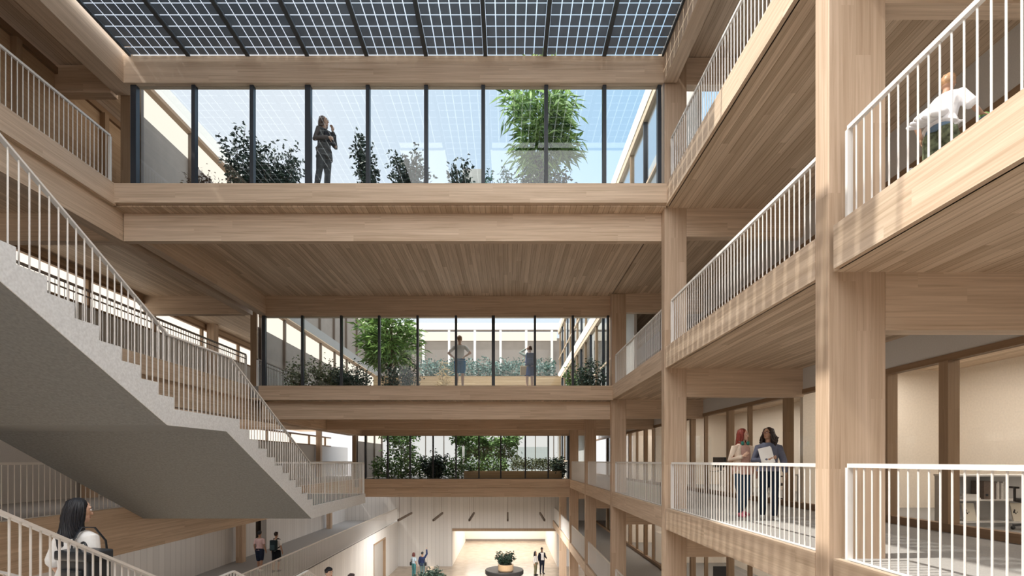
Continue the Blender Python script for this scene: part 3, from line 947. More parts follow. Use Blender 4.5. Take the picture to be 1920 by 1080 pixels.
tb('loose grey-green shrub beside the bamboo, on its left', 930, 290, 80, 14.2, 900, L_BLUE, seed=9)
tb('low dark shrub directly under the bamboo crown', 1000, 302, 70, 13.6, 900, seed=10)
tb('low dark shrub at the foot of the bamboo, on its right', 1050, 312, 45, 13.3, 600, seed=11)
x, y, z = at(1016, 345, 13.9)
tree('bamboo', 'tall leafy bamboo behind the right part of the upper glass wall', (x, y, R2), 2.15, 1.22, 2.3, 2500, L_BAMB, 0.36, 0.065, 12, droop=0.35, trunk_r=0.035, branches=40)
for i, px in enumerate((888, 1008)):
    x, y, z = at(px, 326, 15.0)
    obj('lounge_bench', MB().box(x - .3, x + .3, y - .25, y + .25, R2 + 1.35, R2 + 2.15).box(x - .25, x + .25, y - .2, y + .2, R2, R2 + 1.35), M_POT, cat='planter',
        label='pale block planter on the roof terrace, %s' % ('left of the bamboo' if i == 0 else 'under the bamboo crown'), group='pale terrace planters').name = 'block_planter'

# ---- middle court (level 1)
cp = thing('planter_bed', 'long slatted timber planter across the middle court behind the two visitors', 'planter', (-1.9, 24.7, R1))
obj('body', B(-6.3, 2.5, 24.0, 25.6, R1, R1 + 1.38), M_CREAMW, cp)
obj('soil', B(-6.2, 2.4, 24.1, 25.5, R1 + 1.37, R1 + 1.42), M_SOIL, cp)
def hedge(label, x0, x1, y0, y1, z0, h, n, mat, seed, L=0.12, W=0.06, name='hedge'):
    rnd = random.Random(seed); mb = MB()
    for i in range(n):
        p = Vector((rnd.uniform(x0, x1), rnd.uniform(y0, y1), z0 + h * rnd.uniform(0, 1)**0.7 * (0.8 + 0.2*math.sin(rnd.uniform(x0, x1)*3))))
        leaf(mb, p, Vector((rnd.gauss(0, 1), rnd.gauss(-.3, 1), rnd.gauss(.4, .7))), L*rnd.uniform(.7, 1.3), W*rnd.uniform(.8, 1.2), rnd)
    st = MB()
    k = max(4, int((x1-x0)/0.5))
    for i in range(k):
        x = x0 + (i+.5)*(x1-x0)/k
        st.tube([(x, (y0+y1)/2, z0 - 0.02), (x + rnd.uniform(-.1, .1), (y0+y1)/2, z0 + h*.8)], [0.014, 0.006], n=5)
    t = thing(name, label, 'hedge', ((x0+x1)/2, (y0+y1)/2, z0))
    obj('foliage', mb, mat, t); obj('stem', st, M_BARK, t)
hedge('blue-green leafy hedge in the long timber planter behind the two visitors', -4.2, 2.3, 24.2, 25.3, R1 + 1.4, 0.95, 3400, L_BLUE, 21, 0.13, 0.07)
gb = thing('glass_balustrade', 'frameless glass balustrade behind the blue-green hedge in the middle court', 'balustrade', (-1.0, 25.75, R1))
obj('pane', B(-4.4, 2.4, 25.72, 25.74, R1 + 0.1, R1 + 2.35), M_GLASSRAIL, gb)
obj('clamp_rail', B(-4.4, 2.4, 25.68, 25.78, R1, R1 + 0.1), M_DARK, gb)
bush('ornamental_grass', 'straw-coloured tall grass left of the white-shirted visitor', (at(832, 0, 23)[0], 23.0, R1), 0.3, 0.3, 1.9, 500, leaf_mat('straw', (0.40, 0.30, 0.16, 1), (0.62, 0.48, 0.28, 1)), 0.35, 0.02, 22, 14, cat='grass', name_kind=None) if False else bush('ornamental_grass', 'straw-coloured tall grass left of the white-shirted visitor', (at(832, 0, 23)[0], 23.0, R1), 0.3, 0.3, 2.0, 420, leaf_mat('straw', (0.40, 0.30, 0.16, 1), (0.62, 0.48, 0.28, 1)), 0.35, 0.025, 22, 14, cat='grass')
CG = 'shrubs in the middle court'
def cb(label, px, pyt, wpx, y, n, mat, seed, L=0.12, W=0.06, stems=16):
    x, _, zt_ = at(px, pyt, y)
    bush('court_shrub', label, (x, y, R1), wpx * y / 960 / 2, 0.45, zt_ - R1, n, mat, L, W, seed, stems, CG)
cb('olive shrub at the left end of the middle glass wall', 555, 668, 60, 19.6, 1000, L_OLIVE, 31)
cb('wide dark shrub second from the left behind the middle glass wall', 612, 662, 85, 19.8, 1800, L_OLIVE, 32, stems=24)
cb('dark shrub third from the left behind the middle glass wall', 665, 674, 80, 19.4, 1700, L_DARK, 33, stems=20)
cb('dark trailing shrub right below the court tree', 770, 655, 44, 20.8, 900, L_DARK, 34)
cb('dark shrub under the court tree trunk', 735, 672, 46, 20.2, 900, L_DARK, 35)
cb('dark shrub at the right end of the middle glass wall', 1108, 664, 62, 19.6, 1300, L_DARK, 36)
cb('green shrub right of the visitor with the blue rucksack', 1080, 672, 44, 20.4, 800, L_MID, 37)
x, y, z = at(732, 0, 21.0)
tree('court_tree', 'leafy bamboo-like tree behind the left half of the middle glass wall', (x, y, R1), 1.55, 1.35, 2.6, 3000, L_BAMB, 0.34, 0.075, 38, droop=0.2, trunk_r=0.05, branches=40)

# ---- lowest court (level 0)
CL = 'trees in the lowest court'
for i, (px, pyt, r_, y, lab, seed) in enumerate(((752, 800, 1.55, 33.5, 'broad leafy tree at the left behind the lowest glass wall', 41), (868, 812, 1.15, 34.5, 'round leafy tree in the middle behind the lowest glass wall', 42),
                                                  (945, 800, 1.2, 34.0, 'slender leafy tree right of centre behind the lowest glass wall', 43), (905, 822, 0.8, 35.5, 'small pale tree between two larger ones behind the lowest glass wall', 44))):
    x, _, zt_ = at(px, pyt, y)
    tree('court_tree', lab, (x, y, R0), 1.5, r_, zt_ - R0 - 1.2, 1500, L_MID, 0.24, 0.13, seed, CL, droop=0.1, trunk_r=0.06, branches=26)
hedge('dense green planting along the foot of the lowest glass wall', -8.2, 0.0, 30.6, 32.0, R0, 1.35, 4200, L_MID, 45, 0.2, 0.10, name='hedge')
hedge('low green planting behind the right half of the lowest glass wall', 0.2, 3.3, 30.6, 31.8, R0 + 0.5, 0.75, 1500, L_OLIVE, 46, 0.16, 0.08, name='hedge')
bush('court_shrub', 'dark rounded shrub standing in the low planting of the lowest court', (at(815, 0, 30.5)[0], 30.5, R0), 0.9, 0.5, 1.9, 1300, L_DARK, 0.18, 0.09, 47, 20)
bush('court_shrub', 'dark upright shrubbery at the right end of the lowest glass wall', (at(1050, 0, 30.6)[0], 30.6, R0), 0.6, 0.4, 1.7, 800, L_DARK, 0.18, 0.08, 48, 16)
obj('planter_bed', B(-2.6, 3.2, 30.35, 30.55, R0, R0 + 0.5), M_CREAMW, label='low timber planter edge behind the lowest glass wall', cat='planter')
gb = thing('glass_balustrade', 'glass screen among the plants of the lowest court', 'balustrade', (-0.6, 33.2, R0))
obj('pane', B(-2.8, 2.6, 33.2, 33.22, R0, R0 + 2.0), M_GLASSRAIL, gb)
obj('post', B(-2.95, -2.8, 33.15, 33.27, R0, R0 + 2.05), M_WHITE, gb)

# ---- hall below: pendant light bars, planters with round benches
for i, x in enumerate((-6.55, -4.45, -2.3, 0.0, 2.2)):
    t = thing('pendant_light', 'slim dark light bar hanging in the far hall, %s' % NTH[i*2], 'lamp', (x, 32.7, -3.62), 'pendant light bars in the far hall')
    obj('housing', B(x - 0.05, x + 0.05, 30.6, 34.9, -3.62, -3.50), M_DARKRAIL, t)
    obj('diffuser', B(x - 0.04, x + 0.04, 30.7, 34.8, -3.625, -3.60), M_LAMPH, t)
    for y in (30.9, 34.6):
        obj('cable', MB().tube([(x, y, -3.5), (x, y, R0 - 0.47)], 0.008, n=5), M_DARKRAIL, t)
    ld = bpy.data.lights.new('pendant_glow', 'AREA'); ld.shape = 'RECTANGLE'; ld.size = 0.1; ld.size_y = 4.2
    ld.energy = 120; ld.color = (1.0, 0.95, 0.88)
    lo = bpy.data.objects.new('light', ld); COL.objects.link(lo); lo.parent = t; lo.location = (0, 0, -0.03)
t = thing('ceiling_lamp_or_fill', 'bright cove light in the room beyond the hall opening', 'lamp', (-0.3, 52.6, -5.35))
obj('diffuser', B(-4.2, 3.7, 52.4, 52.8, -5.35, -5.30), M_LAMPH, t)
ld = bpy.data.lights.new('cove_glow', 'AREA'); ld.shape = 'RECTANGLE'; ld.size = 7.5; ld.size_y = 9.0
ld.energy = 330; ld.color = (1.0, 0.95, 0.88)
lo = bpy.data.objects.new('light', ld); COL.objects.link(lo); lo.parent = t; lo.location = (0, -5.0, 0.1)

M_BLACK = plain('black lacquer', (0.03, 0.03, 0.032, 1), 0.5)
M_BOWL = plain('beech bowl', (0.60, 0.43, 0.27, 1), 0.5)
c = (-0.25, 37.8, RG)
t = thing('round_bench', 'round black bench ring with a plant tub at its centre, in the hall', 'bench', c)
obj('seat', MB().lathe((c[0], c[1], c[2] + 0.12), [(1.36, 0.0), (1.42, 0.05), (1.42, 0.28), (1.38, 0.33)], 40), M_BLACK, t)
obj('base', MB().lathe(c, [(1.2, 0.0), (1.2, 0.13)], 40), M_DARKRAIL, t)
pc = (c[0] + 0.1, c[1] - 0.55, c[2] + 0.44)
t = thing('potted_plant', 'green plant in a pale timber tub on the round black bench', 'plant', pc)
obj('tub', MB().lathe(pc, [(0.50, 0.0), (0.56, 0.10), (0.56, 0.48), (0.50, 0.50)], 28), M_BOWL, t)
obj('soil', MB().lathe((pc[0], pc[1], pc[2] + 0.49), [(0.48, 0.0), (0.46, 0.03)], 24), M_SOIL, t)
mb, st = bush_mesh((pc[0], pc[1], pc[2] + 0.5), 0.65, 0.6, 1.15, 700, 0.24, 0.10, random.Random(51), 16)
obj('foliage', mb, L_DARK, t); obj('stem', st, M_BARK, t)
pc = (at(808, 0, 33.5)[0], 33.5, RG)
t = thing('potted_plant', 'bushy green plant cut by the bottom edge, in front of the pointing pair', 'plant', pc)
obj('tub', MB().lathe(pc, [(0.55, 0.0), (0.62, 0.10), (0.62, 0.55), (0.55, 0.57)], 28), M_BOWL, t)
mb, st = bush_mesh((pc[0], pc[1], pc[2] + 0.55), 0.95, 0.8, 0.75, 900, 0.28, 0.10, random.Random(52), 20)
obj('foliage', mb, L_DARK, t); obj('stem', st, M_BARK, t)
# ================================================================== people
def remeshed(mb, voxel, smooth=4, fac=0.5):
    me = bpy.data.meshes.new('tmp'); me.from_pydata(mb.v, [], mb.f)
    bm = bmesh.new(); bm.from_mesh(me); bmesh.ops.recalc_face_normals(bm, faces=bm.faces); bm.to_mesh(me); bm.free()
    o = bpy.data.objects.new('tmp', me); COL.objects.link(o)
    r = o.modifiers.new('r', 'REMESH'); r.mode = 'VOXEL'; r.voxel_size = voxel; r.adaptivity = 0
    s = o.modifiers.new('s', 'SMOOTH'); s.iterations = smooth; s.factor = fac
    dg = bpy.context.evaluated_depsgraph_get()
    ev = o.evaluated_get(dg); m2 = ev.to_mesh()
    out = MB()
    out.v = [tuple(v.co) for v in m2.vertices]; out.f = [tuple(p.vertices) for p in m2.polygons]
    ev.to_mesh_clear()
    bpy.data.objects.remove(o); bpy.data.meshes.remove(me)
    return out

def rtube(mb, pts, radii, n=12):
    """tapered limb with rounded ends"""
    pts = [Vector(p) for p in pts]; radii = [r if isinstance(r, tuple) else (r, r) for r in radii]
    d0 = (pts[0] - pts[1]).normalized(); d1 = (pts[-1] - pts[-2]).normalized()
    r0 = min(radii[0]); r1 = min(radii[-1])
    sc = lambda r, k: (r[0]*k, r[1]*k)
    P = [pts[0] + d0*r0*0.9, pts[0] + d0*r0*0.55] + pts + [pts[-1] + d1*r1*0.55, pts[-1] + d1*r1*0.9]
    R = [sc(radii[0], 0.35), sc(radii[0], 0.8)] + radii + [sc(radii[-1], 0.8), sc(radii[-1], 0.35)]
    mb.tube(P, R, n)

def loft(mb, secs, n=16):
    """torso-like loft of elliptical sections: (centre, rx, ry) in a frame; centres already posed, axes given"""
    base = len(mb.v)
    for c, ax, ay in secs:
        for k in range(n):
            a = 2*PI*k/n
            mb.v.append(tuple(c + ax*math.cos(a) + ay*math.sin(a)))
    for i in range(len(secs)-1):
        for k in range(n):
            a = base+i*n+k; b = base+i*n+(k+1) % n
            mb.f.append((a, b, b+n, a+n))
    mb.f.append(tuple(base+k for k in range(n))[::-1]); mb.f.append(tuple(base+(len(secs)-1)*n+k for k in range(n)))

SKINS = {'light': plain('skin light', (0.62, 0.40, 0.30, 1), 0.55), 'mid': plain('skin mid', (0.42, 0.25, 0.17, 1), 0.55), 'dark': plain('skin dark', (0.16, 0.09, 0.06, 1), 0.55)}
FAB = {}
def fabric(name, r, g, b, noise=0.10):
    if name not in FAB: FAB[name] = plain('cloth ' + name, srgb(r, g, b), 0.85, noise=noise, nscale=30, spec=0.15)
    return FAB[name]
HAIRM = {}
def hairm(name, r, g, b):
    if name not in HAIRM: HAIRM[name] = plain('hair ' + name, srgb(r, g, b), 0.45, noise=0.35, nscale=45)
    return HAIRM[name]
M_EYEW = plain('eye white', (0.8, 0.8, 0.8, 1), 0.3); M_EYED = plain('iris', (0.03, 0.02, 0.015, 1), 0.2)
M_LIP = plain('lips', (0.42, 0.16, 0.13, 1), 0.5)

def person(label, loc, yaw, H=1.72, skin='light', arms=None, legs=None, lean=0.0, head=(0, 0), top=None, layer=None, bottom=None, shoes=None, hair=None,
           voxel=0.011, group=None, face=True, female=True, hands=None):
    s = H / 1.75
    t = thing('person', label, 'person', loc, group)
    Rz = Matrix.Rotation(math.radians(yaw), 3, 'Z')
    L = Vector(loc)
    W = lambda p: Rz @ (Vector(p) * s) + L                     # local (1.75 m figure, facing -y) -> world
    Rl = Matrix.Rotation(math.radians(lean), 3, 'X')
    piv = Vector((0, 0, 0.95))
    U = lambda p: Rl @ (Vector(p) - piv) + piv                 # upper body lean
    hp = Vector((0, 0.015, 1.50))
    Rh = Matrix.Rotation(math.radians(head[0]), 3, 'Z') @ Matrix.Rotation(math.radians(head[1]), 3, 'X')
    Hd = lambda p: U(Rh @ (Vector(p) - hp) + hp)
    arms = arms or {}; legs = legs or {}
    A = {'L': [(0.176, 0.0, 1.378), (0.235, 0.03, 1.13), (0.25, -0.05, 0.89)], 'R': [(-0.176, 0.0, 1.378), (-0.235, 0.03, 1.13), (-0.25, -0.05, 0.89)]}
    for k, v in arms.items(): A[k] = [A[k][0]] + list(v)
    G = {'L': [(0.088, 0, 0.90), (0.095, -0.015, 0.49), (0.10, 0.02, 0.085)], 'R': [(-0.088, 0, 0.90), (-0.095, -0.015, 0.49), (-0.10, 0.02, 0.085)]}
    for k, v in legs.items(): G[k] = [G[k][0]] + list(v)
    sh = 0.94 if female else 1.06
    hipw = 1.04 if female else 0.96
    TS = [(0.84, 0.125*hipw, 0.095), (0.92, 0.168*hipw, 0.115), (1.00, 0.155*hipw, 0.108), (1.09, 0.130, 0.095), (1.20, 0.146, 0.105), (1.30, 0.158*sh, 0.118), (1.38, 0.165*sh, 0.105), (1.43, 0.135*sh, 0.08), (1.465, 0.075, 0.062)]
    def torso(mb, grow, z0=0.0, z1=2.0, flare=0.0):
        secs = []
        for z, rx, ry in TS:
            if z < z0 - 1e-6 or z > z1 + 1e-6: continue
            f = flare * max(0, (1.15 - z))
            c = U((0, 0.008 if z > 1.2 else 0.0, z)) if z > 0.95 else Vector((0, 0, z))
            ax = Rz @ Vector((rx + grow + f, 0, 0)) * s
            ay = (Rz @ (Rl @ Vector((0, ry + grow + f, 0)) if z > 0.95 else Rz @ Vector((0, ry + grow + f, 0)))) * s
            secs.append((W(c), ax, ay))
        loft(mb, secs)
    def along(chain, f):
        """points of a 3-joint chain up to fraction f of its length"""
        a, b, c = [Vector(p) for p in chain]
        l1 = (b-a).length; l2 = (c-b).length; d = f*(l1+l2)
        if d <= l1: return [a, a.lerp(b, d/l1)]
        return [a, b, b.lerp(c, (d-l1)/l2)]
    armp = {k: [U(p) for p in v] for k, v in A.items()}
    # ---- body, one continuous surface
    mb = MB()
    torso(mb, -0.006)
    rtube(mb, [W(U((0, 0.018, 1.42))), W(U((0, 0.014, 1.48))), W(Hd((0, 0.005, 1.57)))], [0.058*s, 0.05*s, 0.05*s])
    hR = Rz @ (Rl @ Rh)
    mb.ell(W(Hd((0, 0.004, 1.642))), (0.074*s, 0.094*s, 0.108*s), 20, 14, hR)
    mb.ell(W(Hd((0, -0.025, 1.575))), (0.054*s, 0.064*s, 0.056*s), 16, 10, hR)
    mb.ell(W(Hd((0, -0.074, 1.545))), (0.024*s, 0.018*s, 0.018*s), 10, 8, hR)
    rtube(mb, [W(Hd((0, -0.086, 1.640))), W(Hd((0, -0.104, 1.606)))], [0.010*s, 0.014*s], 8)
    for q in (1, -1):
        mb.ell(W(Hd((q*0.074, 0.008, 1.625))), (0.011*s, 0.020*s, 0.030*s), 10, 8, hR)
        mb.ell(W(Hd((q*0.035, -0.078, 1.672))), (0.022*s, 0.012*s, 0.008*s), 8, 6, hR)   # brow ridge
    for k, q in (('L', 1), ('R', -1)):
        a, b, c = armp[k]
        m1 = a.lerp(b, 0.5); m2 = b.lerp(c, 0.35)
        rtube(mb, [W(p) for p in (a, m1, b)], [0.050*s, 0.044*s, 0.036*s])
        rtube(mb, [W(p) for p in (b, m2, c)], [0.037*s, 0.036*s, 0.025*s])
        # hand
        hd = (hands or {}).get(k)
        d = (Vector(hd[0]) if hd else (c - b)).normalized()
        curl = hd[1] if hd else 0.35
        nrm = Vector(hd[2]) if hd and len(hd) > 2 else Vector((-q, 0, 0))          # palm faces the thigh by default
        nrm = (nrm - d * nrm.dot(d)).normalized()
        side = d.cross(nrm).normalized()
        if side.y > 0: side = -side                                                  # thumb side to the front
        fr = max(0.0085, voxel / s * 0.8)
        mb.tube([W(c - d*0.01), W(c + d*0.045), W(c + d*0.088)], [(0.024*s, 0.019*s), (0.034*s, 0.018*s), (0.036*s, 0.015*s)], 10) if False else \
            mb.ell(W(c + d*0.046), (0.038*s, 0.017*s, 0.052*s), 12, 8, Rz @ Matrix((side, nrm, d)).transposed())
        for i, (off, ln) in enumerate(((0.027, 0.068), (0.009, 0.078), (-0.009, 0.072), (-0.027, 0.056))):
            p0 = c + d*0.080 + side*off
            a1 = curl*0.9; a2 = curl*2.0; a3 = curl*3.0
            p1 = p0 + (d*math.cos(a1) + nrm*math.sin(a1)) * ln*0.45
            p2 = p1 + (d*math.cos(a2) + nrm*math.sin(a2)) * ln*0.32
            p3 = p2 + (d*math.cos(a3) + nrm*math.sin(a3)) * ln*0.23
            rtube(mb, [W(p0), W(p1), W(p2), W(p3)], [fr*s*1.05, fr*s, fr*s*.95, fr*s*.85], 7)
        p0 = c + d*0.022 + side*0.026
        p1 = p0 + (d*0.6 + side*0.75 + nrm*0.25).normalized()*0.038
        p2 = p1 + (d*0.9 + side*0.25 + nrm*0.35).normalized()*0.032
        rtube(mb, [W(p0), W(p1), W(p2)], [fr*s*1.3, fr*s*1.15, fr*s*.95], 7)
        # leg and foot
        a, b, c = [Vector(p) for p in G[k]]
        fw = Vector((q*0.12, -1, 0)).normalized()
        rtube(mb, [W(p) for p in (a, a.lerp(b, .45), b)], [0.085*s, 0.074*s, 0.054*s])
        rtube(mb, [W(p) for p in (b, b.lerp(c, .3), b.lerp(c, .75), c)], [0.053*s, 0.054*s, 0.040*s, 0.036*s])
        pit = -0.05 if c.z < 0.12 else -0.6
        fdir = (fw + Vector((0, 0, pit if c.z >= 0.12 else 0))).normalized()
        rtube(mb, [W(c + Vector((0, 0.03, -0.045))), W(c + fdir*0.06 + Vector((0, 0, -0.045))), W(c + fdir*0.165 + Vector((0, 0, -0.055)))], [0.036*s, 0.040*s, 0.028*s])
    obj('body', remeshed(mb, voxel*s, 3), SKINS[skin], t, smooth=True)
    # ---- face details
    if face:
        for q in (1, -1):
            e = obj('eye', MB().ell(W(Hd((q*0.033, -0.083, 1.648))), (0.0145*s, 0.010*s, 0.010*s), 10, 8, hR), M_EYEW, t, smooth=True)
            obj('iris', MB().ell(W(Hd((q*0.033, -0.0905, 1.648))), (0.0065*s, 0.004*s, 0.0075*s), 8, 6, hR), M_EYED, e, smooth=True)
            obj('eyebrow', MB().tube([W(Hd((q*0.016, -0.093, 1.669))), W(Hd((q*0.036, -0.091, 1.674))), W(Hd((q*0.054, -0.080, 1.668)))], 0.0035*s, 6), hair['mat'], t)
        obj('mouth', MB().ell(W(Hd((0, -0.088, 1.576))), (0.024*s, 0.008*s, 0.008*s), 12, 8, hR), M_LIP, t, smooth=True)
    # ---- clothes
    def garment(nm, spec):
        g = spec.get('grow', 0.014)
        mb = MB()
        torso(mb, g, spec.get('hem', 0.92), spec.get('neck', 1.43), spec.get('flare', 0.06))
        if spec.get('hem', 0.92) < 0.84:      # coat or dress skirt below the torso sections
            z0 = spec['hem']
            secs = []
            for z, rx, ry in ((z0, 0.185, 0.15), ((z0+0.84)/2, 0.182, 0.14), (0.84, 0.175, 0.13), (0.94, 0.172, 0.125)):
                secs.append((W((0, 0, z)), Rz @ Vector((rx + g, 0, 0))*s, Rz @ Vector((0, ry + g, 0))*s))
            loft(mb, secs)
        for k in ('L', 'R'):
            f = spec.get('sleeve', 0.3)
            if f <= 0: continue
            ch = along(armp[k], f)
            r0, r1 = 0.053 + g*.7, (0.048 if len(ch) == 2 else 0.040) + g*.9
            rr = [r0, r1] if len(ch) == 2 else [r0, 0.048 + g*.8, 0.034 + g*.8]
            base = armp[k][0].lerp(U((0, 0, 1.38)), 0.35)
            rtube(mb, [W(base)] + [W(p) for p in ch], [r0*s] + [r*s for r in rr])
        if spec.get('folds', True):
            rnd = random.Random(int(loc[0]*100) + int(loc[1]*10))
            for i in range(9):                 # soft creases across the cloth
                a = rnd.uniform(0, 2*PI); z = rnd.uniform(1.0, 1.34); da = rnd.uniform(-.5, .5)
                pts = []
                for u in (0, .5, 1):
                    zz = z + (u-.5)*0.12; rx, ry = 0.142 + g, 0.104 + g
                    pts.append(W(U(((rx)*math.cos(a + da*u), ry*math.sin(a + da*u), zz))))
                mb.tube(pts, [0.004*s, 0.010*s, 0.004*s], 6)
        return obj(nm, remeshed(mb, max(voxel, 0.009)*s, 4), spec['mat'], t, smooth=True)
    if top: garment(top.get('name', 'top'), top)
    if layer: garment(layer.get('name', 'jacket'), layer)
    if bottom:
        g = bottom.get('grow', 0.012)
        mb = MB()
        torso(mb, g, 0.84, bottom.get('waist', 1.0), 0.0)
        for k in ('L', 'R'):
            ch = along(G[k], bottom.get('len', 0.97))
            rr = [0.094 + g, (0.056 if len(ch) == 3 else 0.075) + g + bottom.get('loose', 0)] + ([0.040 + g + bottom.get('loose', 0)] if len(ch) == 3 else [])
            pts = [ch[0] + Vector((0, 0, 0.0))] + ch[1:]
            if len(ch) == 3:
                pts = [ch[0], ch[0].lerp(ch[1], .5), ch[1], ch[1].lerp(ch[2], .35), ch[2]]
                rr = [0.092 + g, 0.082 + g, 0.056 + g + bottom.get('loose', 0), 0.057 + g + bottom.get('loose', 0), 0.040 + g + bottom.get('loose', 0)]
            rtube(mb, [W(p) for p in pts], [r*s for r in rr])
        obj(bottom.get('name', 'trousers'), remeshed(mb, max(voxel, 0.009)*s, 4), bottom['mat'], t, smooth=True)
    if shoes:
        for k, q in (('L', 1), ('R', -1)):
            c = Vector(G[k][2]); fw = Vector((q*0.12, -1, 0)).normalized()
            fdir = (fw + Vector((0, 0, 0 if c.z < 0.12 else -0.6))).normalized()
            mb = MB()
            rtube(mb, [W(c + Vector((0, 0.035, -0.042))), W(c + fdir*0.06 + Vector((0, 0, -0.040))), W(c + fdir*0.175 + Vector((0, 0, -0.053)))], [0.043*s, 0.046*s, 0.032*s])
            rtube(mb, [W(c + Vector((0, 0.005, 0.0))), W(c + Vector((0, 0.005, -0.04)))], [0.043*s, 0.044*s])
            sh_ = remeshed(mb, 0.009*s, 3)
            fl = L.z if c.z < 0.12 else None
            if fl is not None: sh_.v = [(x, y, max(z, fl + 0.004)) for x, y, z in sh_.v]
            obj('shoe', sh_, shoes, t, smooth=True)
    # ---- hair
    if hair:
        st = hair['style']; rnd = random.Random(len(label))
        mb = MB()
        up = 0.016 if st == 'short' else 0.010
        mb.ell(W(Hd((0, 0.018, 1.648 + up))), (0.082*s, 0.094*s, 0.104*s), 20, 14, hR)
        if st == 'short':
            mb.ell(W(Hd((0, -0.02, 1.715))), (0.068*s, 0.072*s, 0.045*s), 14, 8, hR)
            for i in range(30):
                a = rnd.uniform(0, 2*PI); e = rnd.uniform(0.2, 1.4)
                p = Vector((0.078*math.cos(a)*math.cos(e), 0.018 + 0.090*math.sin(a)*math.cos(e), 1.664 + 0.098*math.sin(e)))
                if p.y < -0.05 and p.z < 1.70: continue
                mb.ell(W(Hd(p)), (0.018*s, 0.018*s, 0.012*s), 6, 5, hR)
        else:
            zlow = {'bob': 1.50, 'long': 1.27, 'curly': 1.40, 'straight': 1.40, 'bun': 1.58}[st]
            nst = 110
            for i in range(nst):
                # angle around the head, back of the head at +90 deg
                a = math.radians(-28 + 236 * ((i * 37) % nst + rnd.uniform(0.1, .9))/nst)
                cx, sy = math.cos(a), math.sin(a)
                front = sy < 0.25
                zl = zlow + rnd.uniform(-0.03, 0.05) + (0.05 if front and st == 'long' else 0)
                o_ = rnd.uniform(-0.006, 0.010)
                r_ = rnd.uniform(0.008, 0.014) if st != 'curly' else rnd.uniform(0.012, 0.018)
                pts = [(0.02*cx, 0.02 + 0.03*sy, 1.752), (0.075*cx, 0.015 + 0.082*sy, 1.718), ((0.086+o_)*cx, 0.012 + (0.098+o_)*sy, 1.64)]
                zz = 1.56; wv = rnd.uniform(0, 6.28); am = 0.006 if st != 'curly' else 0.014
                while zz > zl + 0.03:
                    if zz > 1.47: w_ = (0.090 + o_, 0.096 + o_)
                    elif zz > 1.40: w_ = (0.098 + o_, 0.108 + o_)
                    else: w_ = (0.108 + o_, 0.128 + o_)
                    if st == 'bob': w_ = (0.096 + o_, 0.103 + o_)
                    if st == 'curly': w_ = (w_[0] + 0.028 + o_*1.5, w_[1] + 0.02 + o_*1.5)
                    pts.append((w_[0]*cx + am*math.sin(wv + zz*30), 0.014 + w_[1]*sy + am*math.cos(wv + zz*26), zz)); zz -= 0.05 if st == 'curly' else 0.06
                pts.append((0.092*cx + am*math.sin(wv), 0.02 + (0.104 if zl > 1.42 else 0.125)*sy, zl))
                rr = [0.008] + [r_]*(len(pts)-2) + [0.003]
                # hair below the neck follows the body, not the head turn
                P = [W(Hd(p)) if p[2] > 1.5 else W(U(p)).lerp(W(Hd(p)), max(0, min(1, (p[2]-1.36)/0.14))) for p in pts]
                rtube(mb, P, [r*s for r in rr], 6)
                if st == 'curly':
                    for j in range(3):
                        p = Vector(rnd.choice(P[2:])) + Vector((rnd.gauss(0, 1), rnd.gauss(0, 1), rnd.gauss(0, 1)))*0.010
                        mb.ell(p, (0.014*s, 0.012*s, 0.016*s), 6, 5)
            if st == 'bun': mb.ell(W(Hd((0, 0.11, 1.70))), (0.045*s,)*3, 10, 8)
        obj('hair', mb if st != 'short' else remeshed(mb, max(0.0075, voxel*.8)*s, 2, 0.4), hair['mat'], t, smooth=True)
    return t, W, U, Hd

def rbox_mesh(c, half, R=None, r=0.3, voxel=0.012):
    """soft-cornered bag body"""
    mb = MB().box(-half[0], half[0], -half[1], half[1], -half[2], half[2])
    if R is None: R = Matrix.Identity(3)
    mb.v = [tuple(R @ Vector(p) + Vector(c)) for p in mb.v]
    return remeshed(mb, voxel, 10, 0.6)

LEATHER = plain('black leather', (0.018, 0.022, 0.028, 1), 0.35)
BLK = fabric('black', 28, 30, 36)
JEAN = fabric('blue denim', 44, 66, 88); JEAND = fabric('dark denim', 30, 42, 58)
BROWN = hairm('brown', 100, 74, 60); BLACKH = hairm('blue black', 22, 24, 32); REDH = hairm('red', 128, 52, 42); BLOND = hairm('blond', 168, 132, 98); DKB = hairm('dark brown', 44, 32, 28)

# -- 1: woman with the folder, behind the upper glass wall
x, y, z = at(608, 0, 12.05)
p1, W1, U1, H1 = person('person in grey cardigan holding a dark folder, hand at chin, behind the upper glass', (x, y, R2), 72, 1.84, 'light',
    arms={'R': [(-0.25, 0.05, 1.13), (-0.13, -0.21, 1.17)], 'L': [(0.20, -0.14, 1.16), (0.07, -0.17, 1.42)]},
    legs={'R': [(-0.095, 0.06, 0.49), (-0.10, 0.14, 0.085)]}, head=(10, -4),
    top={'mat': fabric('pale tee', 200, 196, 190), 'sleeve': 0, 'hem': 0.92}, layer={'name': 'cardigan', 'mat': fabric('grey cardigan', 92, 92, 94), 'sleeve': 0.93, 'hem': 0.80, 'flare': 0.10, 'grow': 0.022, 'neck': 1.43},
    bottom={'mat': fabric('grey trousers', 84, 86, 90)}, shoes=fabric('dark shoe', 50, 52, 58), hair={'style': 'bob', 'mat': BROWN}, voxel=0.008,
    hands={'L': ((-0.15, 0.02, 1), 0.55, (-1, 0.1, 0)), 'R': ((0.75, -0.5, 0.15), 0.5, (0.2, 0.9, 0))})
fc = W1((-0.02, -0.175, 1.235))
Rf = Matrix.Rotation(math.radians(72), 3, 'Z') @ Matrix.Rotation(math.radians(-18), 3, 'Z')
mb = MB().box(-0.155, 0.155, -0.012, 0.012, -0.12, 0.13); mb.v = [tuple(Rf @ Vector(q) + fc) for q in mb.v]
